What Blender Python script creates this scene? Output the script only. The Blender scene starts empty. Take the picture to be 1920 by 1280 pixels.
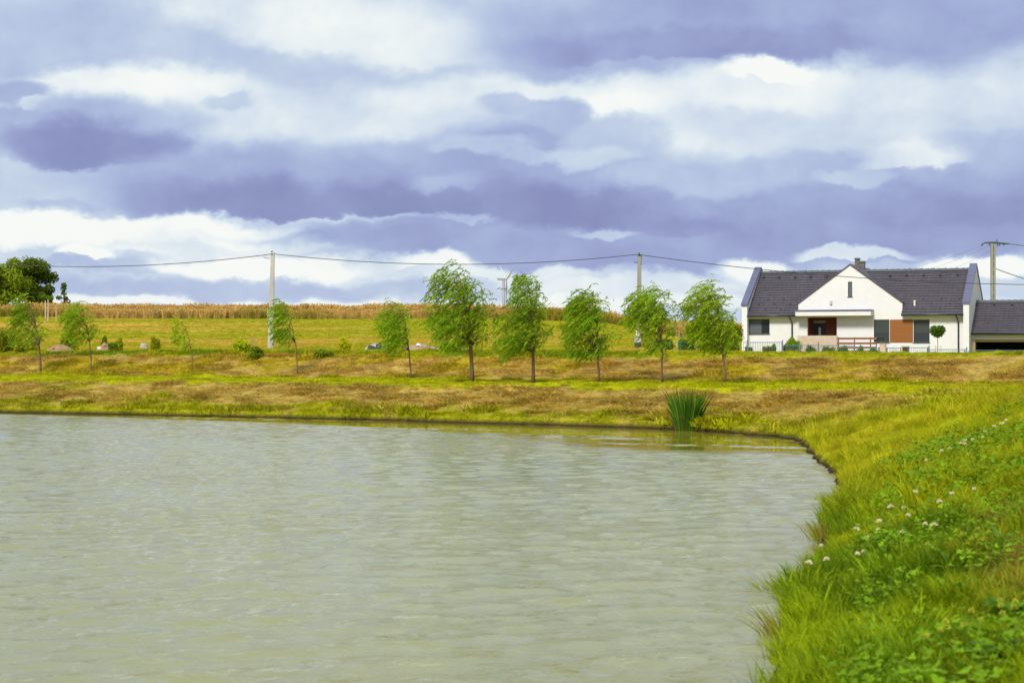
import bpy, math, random
import numpy as np
from mathutils import Vector, Matrix
from mathutils.bvhtree import BVHTree

random.seed(11)
RNG = np.random.default_rng(11)
R = math.radians
scene = bpy.context.scene
col = scene.collection

# ------------------------------------------------------------------ camera
F = 3300.0            # focal length in units of the 1920 px wide picture
HY = 658.0            # row of the horizon
cam_d = bpy.data.cameras.new('camera')
cam = bpy.data.objects.new('camera', cam_d)
col.objects.link(cam)
cam.location = (0, 0, 0)
cam.rotation_euler = (R(90) + math.atan(18 / F), 0, 0)
cam_d.sensor_width = 36
cam_d.lens = F / 1920 * 36
cam_d.clip_start = 0.1
cam_d.clip_end = 9000
cam_d.dof.use_dof = True
cam_d.dof.focus_distance = 55
cam_d.dof.aperture_fstop = 5.0
scene.camera = cam

# ------------------------------------------------------------------ light
SUN_EL, SUN_AZ = 42.0, 205.0      # azimuth clockwise from +Y (view direction)
sun_d = bpy.data.lights.new('sun', 'SUN')
sun_d.energy = 4.2
sun_d.angle = R(12)
sun_d.color = (1.0, 0.95, 0.86)
sun = bpy.data.objects.new('sun', sun_d)
col.objects.link(sun)
sv = Vector((math.sin(R(SUN_AZ)) * math.cos(R(SUN_EL)), math.cos(R(SUN_AZ)) * math.cos(R(SUN_EL)), math.sin(R(SUN_EL))))
sun.rotation_euler = (-sv).to_track_quat('-Z', 'Y').to_euler()
scene.view_settings.view_transform = 'Standard'
scene.view_settings.look = 'None'
scene.view_settings.exposure = 0.0
scene.view_settings.gamma = 1.0
scene.view_settings.use_curve_mapping = False

# ------------------------------------------------------------------ node helper
class NT:
    def __init__(s, tree):
        s.t = tree
    def n(s, typ, ins=None, **props):
        nd = s.t.nodes.new(typ)
        for k, v in props.items():
            setattr(nd, k, v)
        if ins:
            for k, v in ins.items():
                s.put(nd.inputs[k], v)
        return nd
    def put(s, sock, v):
        if isinstance(v, bpy.types.NodeSocket):
            s.t.links.new(v, sock)
        else:
            sock.default_value = v
    def math(s, op, a, b=None, c=None, clamp=False):
        nd = s.t.nodes.new('ShaderNodeMath'); nd.operation = op; nd.use_clamp = clamp
        for i, v in enumerate((a, b, c)):
            if v is not None:
                s.put(nd.inputs[i], v)
        return nd.outputs[0]
    def mixc(s, f, a, b, blend='MIX'):
        nd = s.t.nodes.new('ShaderNodeMix'); nd.data_type = 'RGBA'; nd.blend_type = blend
        s.put(nd.inputs[0], f); s.put(nd.inputs[6], a); s.put(nd.inputs[7], b)
        return nd.outputs[2]
    def mixf(s, f, a, b):
        nd = s.t.nodes.new('ShaderNodeMix'); nd.data_type = 'FLOAT'
        s.put(nd.inputs[0], f); s.put(nd.inputs[2], a); s.put(nd.inputs[3], b)
        return nd.outputs[0]

# ------------------------------------------------------------------ world: sky with broken cloud
world = bpy.data.worlds.new('World')
scene.world = world
world.use_nodes = True
wt = world.node_tree
wt.nodes.clear()
W = NT(wt)
geo = W.n('ShaderNodeTexCoord')
sep = W.n('ShaderNodeSeparateXYZ', {0: geo.outputs['Generated']})
dx, dy, dz = sep.outputs
az = W.math('ARCTAN2', dx, dy)
el = W.math('ARCSINE', W.math('MAXIMUM', dz, -0.99))
comb = W.n('ShaderNodeCombineXYZ', {0: az, 1: el, 2: 0.0})
stretch = W.n('ShaderNodeVectorMath', {0: geo.outputs['Generated'], 1: (1.0, 1.0, 1.5)}, operation='MULTIPLY')
nA = W.n('ShaderNodeTexNoise', {'Vector': stretch.outputs[0], 'Scale': 9.0, 'Detail': 7.0, 'Roughness': 0.52})
nB = W.n('ShaderNodeTexNoise', {'Vector': stretch.outputs[0], 'Scale': 24.0, 'Detail': 7.0, 'Roughness': 0.58})
wv = W.n('ShaderNodeVectorMath', {0: nA.outputs['Color'], 1: (0.5, 0.5, 0.5)}, operation='SUBTRACT')
wv2 = W.n('ShaderNodeVectorMath', {0: wv.outputs[0], 1: (0.045, 0.022, 0.0)}, operation='MULTIPLY')
wb = W.n('ShaderNodeVectorMath', {0: nB.outputs['Color'], 1: (0.5, 0.5, 0.5)}, operation='SUBTRACT')
wb2 = W.n('ShaderNodeVectorMath', {0: wb.outputs[0], 1: (0.034, 0.026, 0.0)}, operation='MULTIPLY')
P1 = W.n('ShaderNodeVectorMath', {0: comb.outputs[0], 1: wv2.outputs[0]}, operation='ADD')
P2 = W.n('ShaderNodeVectorMath', {0: P1.outputs[0], 1: wb2.outputs[0]}, operation='ADD')
nC = W.n('ShaderNodeTexNoise', {'Vector': stretch.outputs[0], 'Scale': 5.0, 'Detail': 8.0, 'Roughness': 0.55})
val = W.math('MULTIPLY_ADD', W.math('SUBTRACT', nC.outputs[0], 0.5), 0.9, 0.68)

def sky_blob(px, py, rx, ry, target, strength=1.0, soft=0.75, flat=None):
    """one bank of cloud: a soft ellipse in azimuth and elevation; flat = level underside"""
    global val
    a0 = math.atan((px - 960) / F)
    e0 = math.atan((HY - py) / F * math.cos(a0))
    m = W.n('ShaderNodeVectorMath', {0: P2.outputs[0], 1: (a0, e0, 0)}, operation='SUBTRACT')
    q = W.n('ShaderNodeVectorMath', {0: m.outputs[0], 1: (F / rx, F / ry, 0)}, operation='MULTIPLY')
    ln = W.n('ShaderNodeVectorMath', {0: q.outputs[0]}, operation='LENGTH')
    mr = W.n('ShaderNodeMapRange', {0: ln.outputs['Value'], 1: 1.0 + soft * .5, 2: 1.0 - soft * .5, 3: 0.0, 4: strength}, interpolation_type='SMOOTHSTEP')
    f = mr.outputs[0]
    if flat is not None:
        sp = W.n('ShaderNodeSeparateXYZ', {0: q.outputs[0]})
        mf = W.n('ShaderNodeMapRange', {0: sp.outputs[1], 1: -flat - .10, 2: -flat + .10, 3: 0.0, 4: 1.0}, interpolation_type='SMOOTHSTEP')
        f = W.math('MULTIPLY', f, mf.outputs[0])
    val = W.mixf(f, val, target)

SKY = [
    # px, py, rx, ry, value, strength, softness, flat
    (120, 80, 380, 90, .50, .85, .9, None), (620, 52, 230, 55, .94, .9, .9, None), (480, 30, 120, 40, .88, .8, .9, None), (820, 90, 170, 40, .88, .85, .9, None),
    (1500, 40, 520, 95, .26, .95, .7, None), (1150, 90, 260, 65, .36, .9, .8, None), (1330, 85, 340, 38, .18, .85, .7, .75), (1850, 30, 200, 60, .32, .8, .8, None),
    (700, 150, 330, 22, .58, .85, .9, None), (350, 112, 300, 22, .56, .8, .9, None),
    (260, 165, 230, 34, .94, .9, .8, None), (120, 165, 80, 24, .96, .8, .8, None),
    (560, 235, 340, 55, .76, .9, .9, None),
    (1000, 175, 330, 36, .86, .9, .8, None), (1150, 195, 140, 24, .92, .85, .8, None),
    (1440, 160, 200, 42, .94, .9, .8, None), (1425, 138, 80, 22, 1.1, .95, .6, .6), (1750, 185, 240, 45, .78, .85, .9, None), (1600, 235, 330, 28, .68, .8, .9, None),
    (10, 170, 60, 26, .38, .9, .6, None), (25, 222, 50, 24, .34, .9, .6, None), (42, 238, 24, 11, .98, .9, .6, None), (45, 192, 28, 12, .85, .8, .6, None),
    (190, 252, 195, 62, .42, .95, .7, None), (300, 290, 90, 32, .26, .9, .6, None), (170, 282, 180, 50, .10, .95, .7, .72), (440, 200, 50, 16, .56, .8, .7, None),
    (150, 368, 270, 34, .62, .9, .8, None), (110, 386, 70, 9, .40, .7, .8, None),
    (560, 298, 160, 28, .76, .85, .8, None),
    (740, 325, 340, 60, .42, .92, .6, None), (530, 358, 350, 66, .30, .95, .6, .66), (620, 384, 330, 40, .05, .92, .9, .52),
    (1010, 325, 235, 95, .30, .92, .6, None), (1060, 215, 78, 38, .42, .9, .45, None), (960, 198, 60, 22, .50, .8, .6, None), (1185, 272, 115, 50, .50, .85, .5, None),
    (1500, 400, 540, 100, .25, .95, .8, None), (1010, 398, 210, 50, .05, .92, .9, .62),
    (900, 280, 95, 18, .62, .75, .8, None), (830, 350, 75, 14, .48, .7, .8, None), (1000, 300, 65, 13, .56, .7, .8, None), (1130, 302, 110, 16, .66, .75, .8, None),
    (1300, 340, 190, 26, .52, .8, .8, None), (1560, 310, 220, 30, .45, .8, .8, None), (1790, 392, 190, 42, .13, .88, .8, None), (1880, 330, 120, 40, .28, .8, .8, None),
    (1870, 280, 120, 36, .44, .8, .8, None), (1695, 300, 98, 40, .82, .92, .55, .30), (1600, 327, 55, 14, .62, .8, .6, None),
    (1275, 430, 84, 26, .10, .92, .65, .45),
    (760, 444, 260, 34, .28, .92, .6, None), (690, 440, 120, 14, .26, .85, .7, None), (1010, 464, 280, 38, .28, .92, .6, None), (1260, 500, 230, 34, .24, .9, .6, None), (1135, 440, 62, 9, .74, .7, .8, None), (880, 416, 60, 6, .62, .6, .8, None), (1620, 448, 330, 28, .22, .85, .8, None),
    (180, 424, 330, 20, 1.05, .95, .7, None), (250, 455, 290, 22, .95, .92, .8, None), (60, 442, 150, 22, 1.05, .9, .8, None),
    (60, 482, 180, 9, .72, .8, .8, None), (420, 464, 200, 9, .80, .8, .8, None), (150, 482, 55, 17, 1.08, .95, .55, .35),
    (480, 497, 180, 20, 1.06, .95, .7, None), (800, 496, 85, 22, 1.04, .92, .6, .25), (960, 512, 180, 12, .86, .85, .8, None),
    (150, 520, 200, 10, .70, .8, .8, None), (430, 538, 540, 17, .48, .9, .8, None),
    (1180, 542, 230, 26, .86, .9, .8, None), (1410, 510, 72, 22, 1.02, .95, .7, None), (1600, 478, 105, 18, .82, .9, .5, .35), (1650, 505, 80, 14, .6, .8, .7, None),
    (1830, 502, 104, 26, 1.08, .95, .55, None), (1885, 545, 60, 20, .66, .85, .7, None),
    (600, 572, 1200, 12, .97, .92, .9, None),
]
for b in SKY:
    sky_blob(*b)
nD = W.n('ShaderNodeTexNoise', {'Vector': P2.outputs[0], 'Scale': 22.0, 'Detail': 8.0, 'Roughness': 0.55})
fine = W.math('MULTIPLY_ADD', W.math('SUBTRACT', nB.outputs[0], 0.5), 0.34, val)
fine = W.math('MULTIPLY_ADD', W.math('SUBTRACT', nD.outputs[0], 0.5), 0.34, fine)
fine = W.math('MULTIPLY_ADD', W.math('SUBTRACT', nA.outputs[0], 0.5), 0.14, fine)
def s2l(c):
    return tuple(((v / 255) / 12.92 if v / 255 <= .04045 else ((v / 255 + .055) / 1.055) ** 2.4) for v in c)
ramp = W.n('ShaderNodeValToRGB', {0: fine})
cr = ramp.color_ramp
cr.interpolation = 'B_SPLINE'
stops = [(0.0, (134, 140, 188)), (.18, (151, 160, 205)), (.38, (170, 184, 223)), (.58, (193, 208, 232)),
         (.76, (217, 229, 241)), (.90, (240, 247, 248)), (1.0, (253, 254, 250))]
while len(cr.elements) < len(stops):
    cr.elements.new(0.5)
for e, (p, c) in zip(cr.elements, stops):
    e.position = p
    e.color = (*s2l(c), 1)
nishita = W.n('ShaderNodeTexSky')
nishita.sky_type = 'NISHITA'
nishita.sun_disc = False
nishita.sun_elevation = R(SUN_EL)
nishita.sun_rotation = R(SUN_AZ)
bgA = W.n('ShaderNodeBackground', {'Color': nishita.outputs[0], 'Strength': 0.06})
bgB = W.n('ShaderNodeBackground', {'Color': ramp.outputs[0], 'Strength': 1.0})
mixbg = W.n('ShaderNodeMixShader', {0: 0.95, 1: bgA.outputs[0], 2: bgB.outputs[0]})
wout = W.n('ShaderNodeOutputWorld', {0: mixbg.outputs[0]})
world.cycles.sampling_method = 'MANUAL'
world.cycles.sample_map_resolution = 256

# ------------------------------------------------------------------ numpy noise
def _hash(ix, iy, seed):
    h = (ix.astype(np.int64) * 374761393 + iy.astype(np.int64) * 668265263 + seed * 1442695041) & 0xFFFFFFFF
    h = ((h ^ (h >> 13)) * 1274126177) & 0xFFFFFFFF
    h = h ^ (h >> 16)
    return (h & 0xFFFFFF) / float(0xFFFFFF)
def vnoise(x, y, seed=0):
    x = np.asarray(x, float); y = np.asarray(y, float)
    ix = np.floor(x); iy = np.floor(y); fx = x - ix; fy = y - iy
    fx = fx * fx * (3 - 2 * fx); fy = fy * fy * (3 - 2 * fy)
    a = _hash(ix, iy, seed); b = _hash(ix + 1, iy, seed); c = _hash(ix, iy + 1, seed); d = _hash(ix + 1, iy + 1, seed)
    return (a * (1 - fx) + b * fx) * (1 - fy) + (c * (1 - fx) + d * fx) * fy
def fbm(x, y, seed=0, octv=4, gain=.5):
    t = 0; a = 1; n = 0
    for i in range(octv):
        t = t + a * vnoise(x * 2 ** i + 17.3 * i, y * 2 ** i - 9.1 * i, seed + i); n += a; a *= gain
    return t / n
def sstep(a, b, x):
    t = np.clip((x - a) / (b - a), 0, 1)
    return t * t * (3 - 2 * t)

# ------------------------------------------------------------------ mesh helpers
def mesh_from(name, verts, faces, mats=(), smooth=False, attrs=None):
    me = bpy.data.meshes.new(name)
    if isinstance(faces, np.ndarray):
        k = faces.shape[1]
        me.vertices.add(len(verts)); me.vertices.foreach_set('co', np.asarray(verts, np.float32).ravel())
        me.loops.add(faces.size); me.loops.foreach_set('vertex_index', faces.astype(np.int32).ravel())
        me.polygons.add(len(faces))
        me.polygons.foreach_set('loop_start', np.arange(0, faces.size, k, dtype=np.int32))
        me.polygons.foreach_set('loop_total', np.full(len(faces), k, np.int32))
        me.update(calc_edges=True)
    else:
        me.from_pydata([tuple(v) for v in verts], [], faces)
        me.update()
    for m in mats:
        me.materials.append(m)
    if smooth:
        me.polygons.foreach_set('use_smooth', np.ones(len(me.polygons), bool))
    if attrs:
        for k, (typ, data) in attrs.items():
            at = me.attributes.new(k, typ, 'POINT')
            if typ == 'FLOAT_COLOR':
                d4 = np.ones((len(data), 4), np.float32); d4[:, :3] = data
                at.data.foreach_set('color', d4.ravel())
            elif typ == 'FLOAT':
                at.data.foreach_set('value', np.asarray(data, np.float32))
            elif typ == 'INT':
                at.data.foreach_set('value', np.asarray(data, np.int32))
    return me

def link(name, me, parent=None, kind=None, label=None, cat=None, group=None):
    o = bpy.data.objects.new(name, me)
    col.objects.link(o)
    if parent is not None:
        o.parent = parent
    if kind: o['kind'] = kind
    if label: o['label'] = label
    if cat: o['category'] = cat
    if group: o['group'] = group
    return o

def thing(name, label, cat, loc=(0, 0, 0), rotz=0, group=None):
    o = bpy.data.objects.new(name, None)
    o.empty_display_size = .2
    col.objects.link(o)
    o.location = loc; o.rotation_euler = (0, 0, rotz)
    o['label'] = label; o['category'] = cat
    if group: o['group'] = group
    return o

class MB:
    def __init__(s):
        s.v = []; s.f = []
    def add(s, vs, fs):
        b = len(s.v)
        s.v += [tuple(v) for v in vs]
        s.f += [[i + b for i in f] for f in fs]
        return s
    def box(s, x0, x1, y0, y1, z0, z1):
        return s.add([(x0, y0, z0), (x1, y0, z0), (x1, y1, z0), (x0, y1, z0), (x0, y0, z1), (x1, y0, z1), (x1, y1, z1), (x0, y1, z1)],
                     [(0, 3, 2, 1), (4, 5, 6, 7), (0, 1, 5, 4), (1, 2, 6, 5), (2, 3, 7, 6), (3, 0, 4, 7)])
    def prism(s, poly, y0, y1):      # poly in (x,z), counter-clockwise seen from -y
        n = len(poly)
        vs = [(x, y0, z) for x, z in poly] + [(x, y1, z) for x, z in poly]
        fs = [list(range(n)), list(range(2 * n - 1, n - 1, -1))]
        fs += [[(i + 1) % n, i, i + n, (i + 1) % n + n] for i in range(n)]
        return s.add(vs, fs)
    def tube(s, pts, rads, k=6, cap=True):
        pts = [Vector(p) for p in pts]
        n = len(pts); rings = []
        if not isinstance(rads, (list, tuple)): rads = [rads] * n
        ref = Vector((0, 0, 1))
        vs = []
        for i, p in enumerate(pts):
            t = (pts[min(i + 1, n - 1)] - pts[max(i - 1, 0)]).normalized()
            if abs(t.dot(ref)) > .95: rr = Vector((1, 0, 0))
            else: rr = ref
            a = t.cross(rr).normalized(); b = t.cross(a)
            for j in range(k):
                th = 2 * math.pi * j / k
                vs.append(p + (a * math.cos(th) + b * math.sin(th)) * rads[i])
        fs = []
        for i in range(n - 1):
            for j in range(k):
                fs.append((i * k + j, i * k + (j + 1) % k, (i + 1) * k + (j + 1) % k, (i + 1) * k + j))
        if cap:
            fs.append(tuple(range(k - 1, -1, -1))); fs.append(tuple(range((n - 1) * k, n * k)))
        return s.add(vs, fs)
    def build(s, name, mat, parent=None, smooth=False, bevel=0, **kw):
        me = mesh_from(name, s.v, s.f, [mat], smooth)
        o = link(name, me, parent, **kw)
        if bevel:
            m = o.modifiers.new('bevel', 'BEVEL'); m.width = bevel; m.segments = 2; m.limit_method = 'ANGLE'
        return o

# ------------------------------------------------------------------ materials
def new_mat(name):
    m = bpy.data.materials.new(name); m.use_nodes = True
    m.node_tree.nodes.clear()
    return m, NT(m.node_tree)

def surface_mat(name, c1, c2=None, rough=.7, scale=6, bump=0.0, metal=0.0, detail=5, spec=.3, stretch_=(1, 1, 1), coat=0):
    m, N = new_mat(name)
    tc = N.n('ShaderNodeTexCoord')
    mp = N.n('ShaderNodeMapping', {'Vector': tc.outputs['Object'], 'Scale': stretch_})
    no = N.n('ShaderNodeTexNoise', {'Vector': mp.outputs[0], 'Scale': scale, 'Detail': detail, 'Roughness': .6})
    no2 = N.n('ShaderNodeTexNoise', {'Vector': mp.outputs[0], 'Scale': scale * .17, 'Detail': 3.0})
    c2 = c2 or tuple(v * .8 for v in c1)
    f = N.math('ADD', N.math('MULTIPLY', no.outputs[0], .6), N.math('MULTIPLY', no2.outputs[0], .4))
    mr = N.n('ShaderNodeMapRange', {0: f, 1: .35, 2: .65})
    cc = N.mixc(mr.outputs[0], (*c1, 1), (*c2, 1))
    p = N.n('ShaderNodeBsdfPrincipled', {'Base Color': cc, 'Roughness': rough, 'Metallic': metal, 'Specular IOR Level': spec})
    if bump:
        b = N.n('ShaderNodeBump', {'Height': no.outputs[0], 'Strength': bump, 'Distance': .02})
        N.put(p.inputs['Normal'], b.outputs[0])
    N.n('ShaderNodeOutputMaterial', {0: p.outputs[0]})
    return m

def foliage_mat(name, source='tint', trans=.35, var=.0, inst=False, rough=.6, mul=(1, 1, 1)):
    m, N = new_mat(name)
    at = N.n('ShaderNodeAttribute', attribute_name='tint', attribute_type='GEOMETRY')
    c = at.outputs['Color']
    if inst:
        ai = N.n('ShaderNodeAttribute', attribute_name='itint', attribute_type='INSTANCER')
        c = N.mixc(1.0, c, ai.outputs['Color'], 'MULTIPLY')
    p = N.n('ShaderNodeBsdfPrincipled', {'Base Color': c, 'Roughness': rough, 'Specular IOR Level': .08})
    tcol = N.mixc(1.0, c, (1.08, 1.1, .75, 1) if inst else (1.25, 1.2, .6, 1), 'MULTIPLY')
    t = N.n('ShaderNodeBsdfTranslucent', {'Color': tcol})
    mx = N.n('ShaderNodeMixShader', {0: trans, 1: p.outputs[0], 2: t.outputs[0]})
    N.n('ShaderNodeOutputMaterial', {0: mx.outputs[0]})
    return m

M_leaf = foliage_mat('willow_leaves', trans=.48)
M_grass = foliage_mat('grass_blades', trans=.3, inst=True)
M_bark = surface_mat('bark', (.20, .115, .06), (.11, .065, .04), .9, 22, .5, stretch_=(1, 1, .3))
M_conc = surface_mat('pole_concrete', (.46, .44, .40), (.34, .32, .29), .85, 5, .15, stretch_=(1, 1, .3))
M_conc2 = surface_mat('weathered_concrete', (.30, .30, .24), (.20, .21, .16), .85, 5, .15, stretch_=(1, 1, .3))
M_cable = surface_mat('cable', (.05, .05, .06), (.04, .04, .045), .6)
M_stucco = surface_mat('white_render', (.685, .68, .67), (.63, .625, .615), .85, 3, .05)
M_tile = surface_mat('roof_tile', (.078, .068, .082), (.055, .048, .060), .55, 2.2, .1, spec=.4)
M_ridge = surface_mat('ridge_tile', (.10, .11, .12), (.07, .08, .09), .5, 3)
M_coping = surface_mat('coping_metal', (.145, .15, .235), (.125, .13, .205), .4, 1.5, 0, .3)
M_frame = surface_mat('anthracite', (.045, .05, .055), (.035, .04, .045), .45)
M_gutter = surface_mat('gutter_metal', (.06, .08, .085), (.045, .065, .07), .4, 3, 0, .5)
M_wood = surface_mat('brown_cladding', (.27, .10, .022), (.22, .08, .018), .6, 3, .1, stretch_=(.3, .3, 5))
M_woodred = surface_mat('reddish_wood', (.26, .11, .055), (.20, .085, .04), .6, 4, .1, stretch_=(.3, 1, 5))
M_brownwall = surface_mat('brown_plaster', (.30, .09, .045), (.25, .075, .035), .8, 3)
M_stone = surface_mat('beige_stone', (.55, .44, .33), (.45, .34, .26), .8, 5, .1)
M_fence = surface_mat('fence_paint', (.10, .17, .22), (.08, .14, .19), .45)
M_greenfence = surface_mat('green_fence_paint', (.03, .11, .07), (.025, .09, .06), .5)
M_chim = surface_mat('chimney_clad', (.16, .13, .11), (.12, .10, .09), .8, 6, .2)
M_cap = surface_mat('copper_cap', (.10, .18, .16), (.08, .14, .13), .5, 3, 0, .4)
M_white = surface_mat('white_paint', (.78, .78, .76), (.72, .72, .70), .5)
M_grey = surface_mat('grey_box', (.5, .5, .48), (.42, .42, .40), .6)
M_mailbox = surface_mat('mailbox_brown', (.07, .035, .025), (.05, .028, .02), .6)
M_dark = surface_mat('dark_interior', (.02, .02, .02), (.015, .015, .015), .9)
M_tan = surface_mat('tan_plaster', (.46, .36, .22), (.40, .31, .19), .85, 3)
M_rub = surface_mat('pale_rubble', (.48, .45, .42), (.26, .23, .20), .9, 7, .5)
M_rub2 = surface_mat('brown_rubble', (.36, .24, .16), (.26, .17, .11), .9, 7, .5)
M_soil = surface_mat('bare_soil', (.34, .22, .12), (.22, .14, .07), .95, 4, .5)
M_post = surface_mat('weathered_wood', (.36, .27, .17), (.26, .19, .12), .9, 8, .3)
M_orange = surface_mat('orange_paint', (.75, .33, .05), (.65, .28, .04), .7)
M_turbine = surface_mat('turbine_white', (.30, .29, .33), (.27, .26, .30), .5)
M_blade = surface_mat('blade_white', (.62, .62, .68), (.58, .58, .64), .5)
M_insul = surface_mat('insulator', (.06, .10, .09), (.05, .08, .07), .3)

def glass_mat(name, c, rough=.08):
    m, N = new_mat(name)
    tc = N.n('ShaderNodeTexCoord')
    no = N.n('ShaderNodeTexNoise', {'Vector': tc.outputs['Object'], 'Scale': 1.1, 'Detail': 2.0})
    cc = N.mixc(no.outputs[0], (*c, 1), (*[v * .5 for v in c], 1))
    p = N.n('ShaderNodeBsdfPrincipled', {'Base Color': cc, 'Roughness': rough, 'Specular IOR Level': .6})
    N.n('ShaderNodeOutputMaterial', {0: p.outputs[0]})
    return m
M_glass = glass_mat('window_glass', (.035, .045, .045))
M_blind = surface_mat('closed_blind', (.12, .14, .155), (.10, .115, .125), .5, 2)

M_blind2 = surface_mat('dark_blind', (.055, .07, .06), (.045, .055, .05), .5, 2)

# ------------------------------------------------------------------ shoreline and terrain
ctrl = [  # X, Y, weight of the far-bank profile
    (-60, 30, 1), (-54, 46, 1), (-46, 60, 1), (-34, 61.0, 1), (-24, 55.0, 1), (-14.2, 48.8, 1), (-8.9, 46.0, 1), (-4.2, 43.5, 1), (.49, 40.4, 1),
    (3.4, 38.0, 1), (4.7, 35.9, .95), (5.35, 33.4, .5), (5.25, 31.2, .1), (5.0, 29.2, 0), (3.95, 21.0, 0), (3.35, 18.2, 0), (2.05, 12.6, 0),
    (1.62, 10.9, 0), (1.28, 9.0, 0), (.55, 5, 0), (-.5, 1, 0), (-2.4, -4, 0), (-6, -9, 0), (-15, -14, 0), (-30, -14, 0), (-48, -6, .3), (-58, 10, 1)]
def catmull(pts, per):
    out = []
    n = len(pts)
    for i in range(n):
        p0, p1, p2, p3 = [np.array(pts[(i + k - 1) % n], float) for k in range(4)]
        for t in np.linspace(0, 1, per, endpoint=False):
            out.append(.5 * ((2 * p1) + (-p0 + p2) * t + (2 * p0 - 5 * p1 + 4 * p2 - p3) * t * t + (-p0 + 3 * p1 - 3 * p2 + p3) * t ** 3))
    return np.array(out)
raw = catmull(ctrl, 200)
seg = np.linalg.norm(np.diff(np.vstack([raw, raw[:1]])[:, :2], axis=0), axis=1)
cum = np.concatenate([[0], np.cumsum(seg)])
raw_c = np.vstack([raw, raw[:1]])
vis = (raw_c[:-1, 1] > 2) & (raw_c[:-1, 0] > -22) & (raw_c[:-1, 0] < 8)
# sample spacing: fine in view, coarse elsewhere
step_d = np.where(vis, .085, .6)
par = np.concatenate([[0], np.cumsum(seg / step_d)])
NS = int(par[-1])
tt = np.linspace(0, par[-1], NS, endpoint=False)
arc = np.interp(tt, par, cum)
SX = np.interp(arc, cum, raw_c[:, 0]); SY = np.interp(arc, cum, raw_c[:, 1]); SW = np.clip(np.interp(arc, cum, raw_c[:, 2]), 0, 1)
# outward normals, smoothed over arc length so that offsets fan out evenly
L = cum[-1]
ua = np.arange(0, L, .25)
ux = np.interp(ua, cum, raw_c[:, 0]); uy = np.interp(ua, cum, raw_c[:, 1])
tx = np.roll(ux, -1) - np.roll(ux, 1); ty = np.roll(uy, -1) - np.roll(uy, 1)
nx, ny = -ty, tx
ln_ = np.hypot(nx, ny); nx /= ln_; ny /= ln_
def csmooth(a, w):
    k = np.hanning(2 * w + 1); k /= k.sum()
    return np.convolve(np.concatenate([a[-w:], a, a[:w]]), k, 'valid')
nx = csmooth(nx, 12); ny = csmooth(ny, 12)
nx2 = csmooth(nx, 40); ny2 = csmooth(ny, 40)
def nrm(x, y, aq):
    x = np.interp(aq, ua, x, period=L); y = np.interp(aq, ua, y, period=L)
    l = np.hypot(x, y); return x / l, y / l
NX, NY = nrm(nx, ny, arc); NX2, NY2 = nrm(nx2, ny2, arc)

dk = list(np.array([-4, -2, -.8, -.3, -.1, -.03, 0, .03, .07, .11, .15, .2, .27, .35]))
while dk[-1] < 15.5: dk.append(dk[-1] + .12)
st = .13
while dk[-1] < 3600:
    st *= 1.045; dk.append(dk[-1] + st)
DK = np.array(dk); ND = len(DK)

far_prof = np.array([(-4, -2.4), (-.05, -1.85), (0, -1.715), (.13, -1.54), (.5, -1.47), (3.3, -.95), (3.9, -.885), (9.3, -.845), (10.2, -.76), (13.4, -.15), (14.5, -.10), (4000, -.08)])
right_prof = np.array([(-4, -2.4), (-.05, -1.85), (0, -1.715), (.13, -1.55), (1, -1.25), (3, -.78), (6, -.43), (9, -.26), (13.4, -.13), (15, -.10), (4000, -.08)])

def hill(X, Y):
    c = np.interp(X, [-80, -48, -30, 0, 8, 16, 30, 45], [3.5, 3.5, 3.35, 3.1, 2.75, 2.25, 1.6, 1.2])
    t = np.clip((Y + .12 * X - 92) / 70.0, 0, 1)
    t = t ** 1.35 * (1 - .25 * t) / .75
    pad = sstep(6.5, 11.0, X) * (1 - sstep(112, 150, Y))
    dip = -.85 * sstep(8, 14, X) * sstep(56, 92, Y + .3 * X) * (1 - sstep(150, 200, Y))
    return c * t * (1 - pad) + dip

dd = DK[None, :]
wob = (fbm(arc / .9, arc * 0, 3, 4) - .5) * .42 + (fbm(arc / .22, arc * 0 + 5, 9, 2) - .5) * .12
fan = sstep(2, 14, dd)
nxx = NX[:, None] * (1 - fan) + NX2[:, None] * fan; nyy = NY[:, None] * (1 - fan) + NY2[:, None] * fan
off = dd + (wob[:, None]) * np.exp(-np.maximum(dd, 0) / 1.2)
GX = SX[:, None] + nxx * off; GY = SY[:, None] + nyy * off
edge = (fbm(GX / 2.5, GY / 2.5, 21, 3) - .5) * .9
de = np.where(dd > .6, dd + edge * sstep(.6, 3, dd) * (1 - sstep(16, 24, dd)), dd)
wf = SW[:, None]
GZ = wf * np.interp(de, far_prof[:, 0], far_prof[:, 1]) + (1 - wf) * np.interp(de, right_prof[:, 0], right_prof[:, 1])
slope_amt = sstep(.15, .8, dd) * (1 - .55 * wf * sstep(3.5, 4.2, dd) * (1 - sstep(8.8, 9.6, dd)))
near_amt = 1 - sstep(40, 200, dd)
GZ = GZ + slope_amt * near_amt * ((fbm(GX / .45, GY / .45, 31, 4) - .5) * .22 + (fbm(GX / 2.2, GY / 2.2, 41, 3) - .5) * .14)
GZ = GZ + (fbm(GX / 9, GY / 9, 51, 3) - .5) * .25 * sstep(18, 60, dd)
GZ = GZ + hill(GX, GY)

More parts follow.
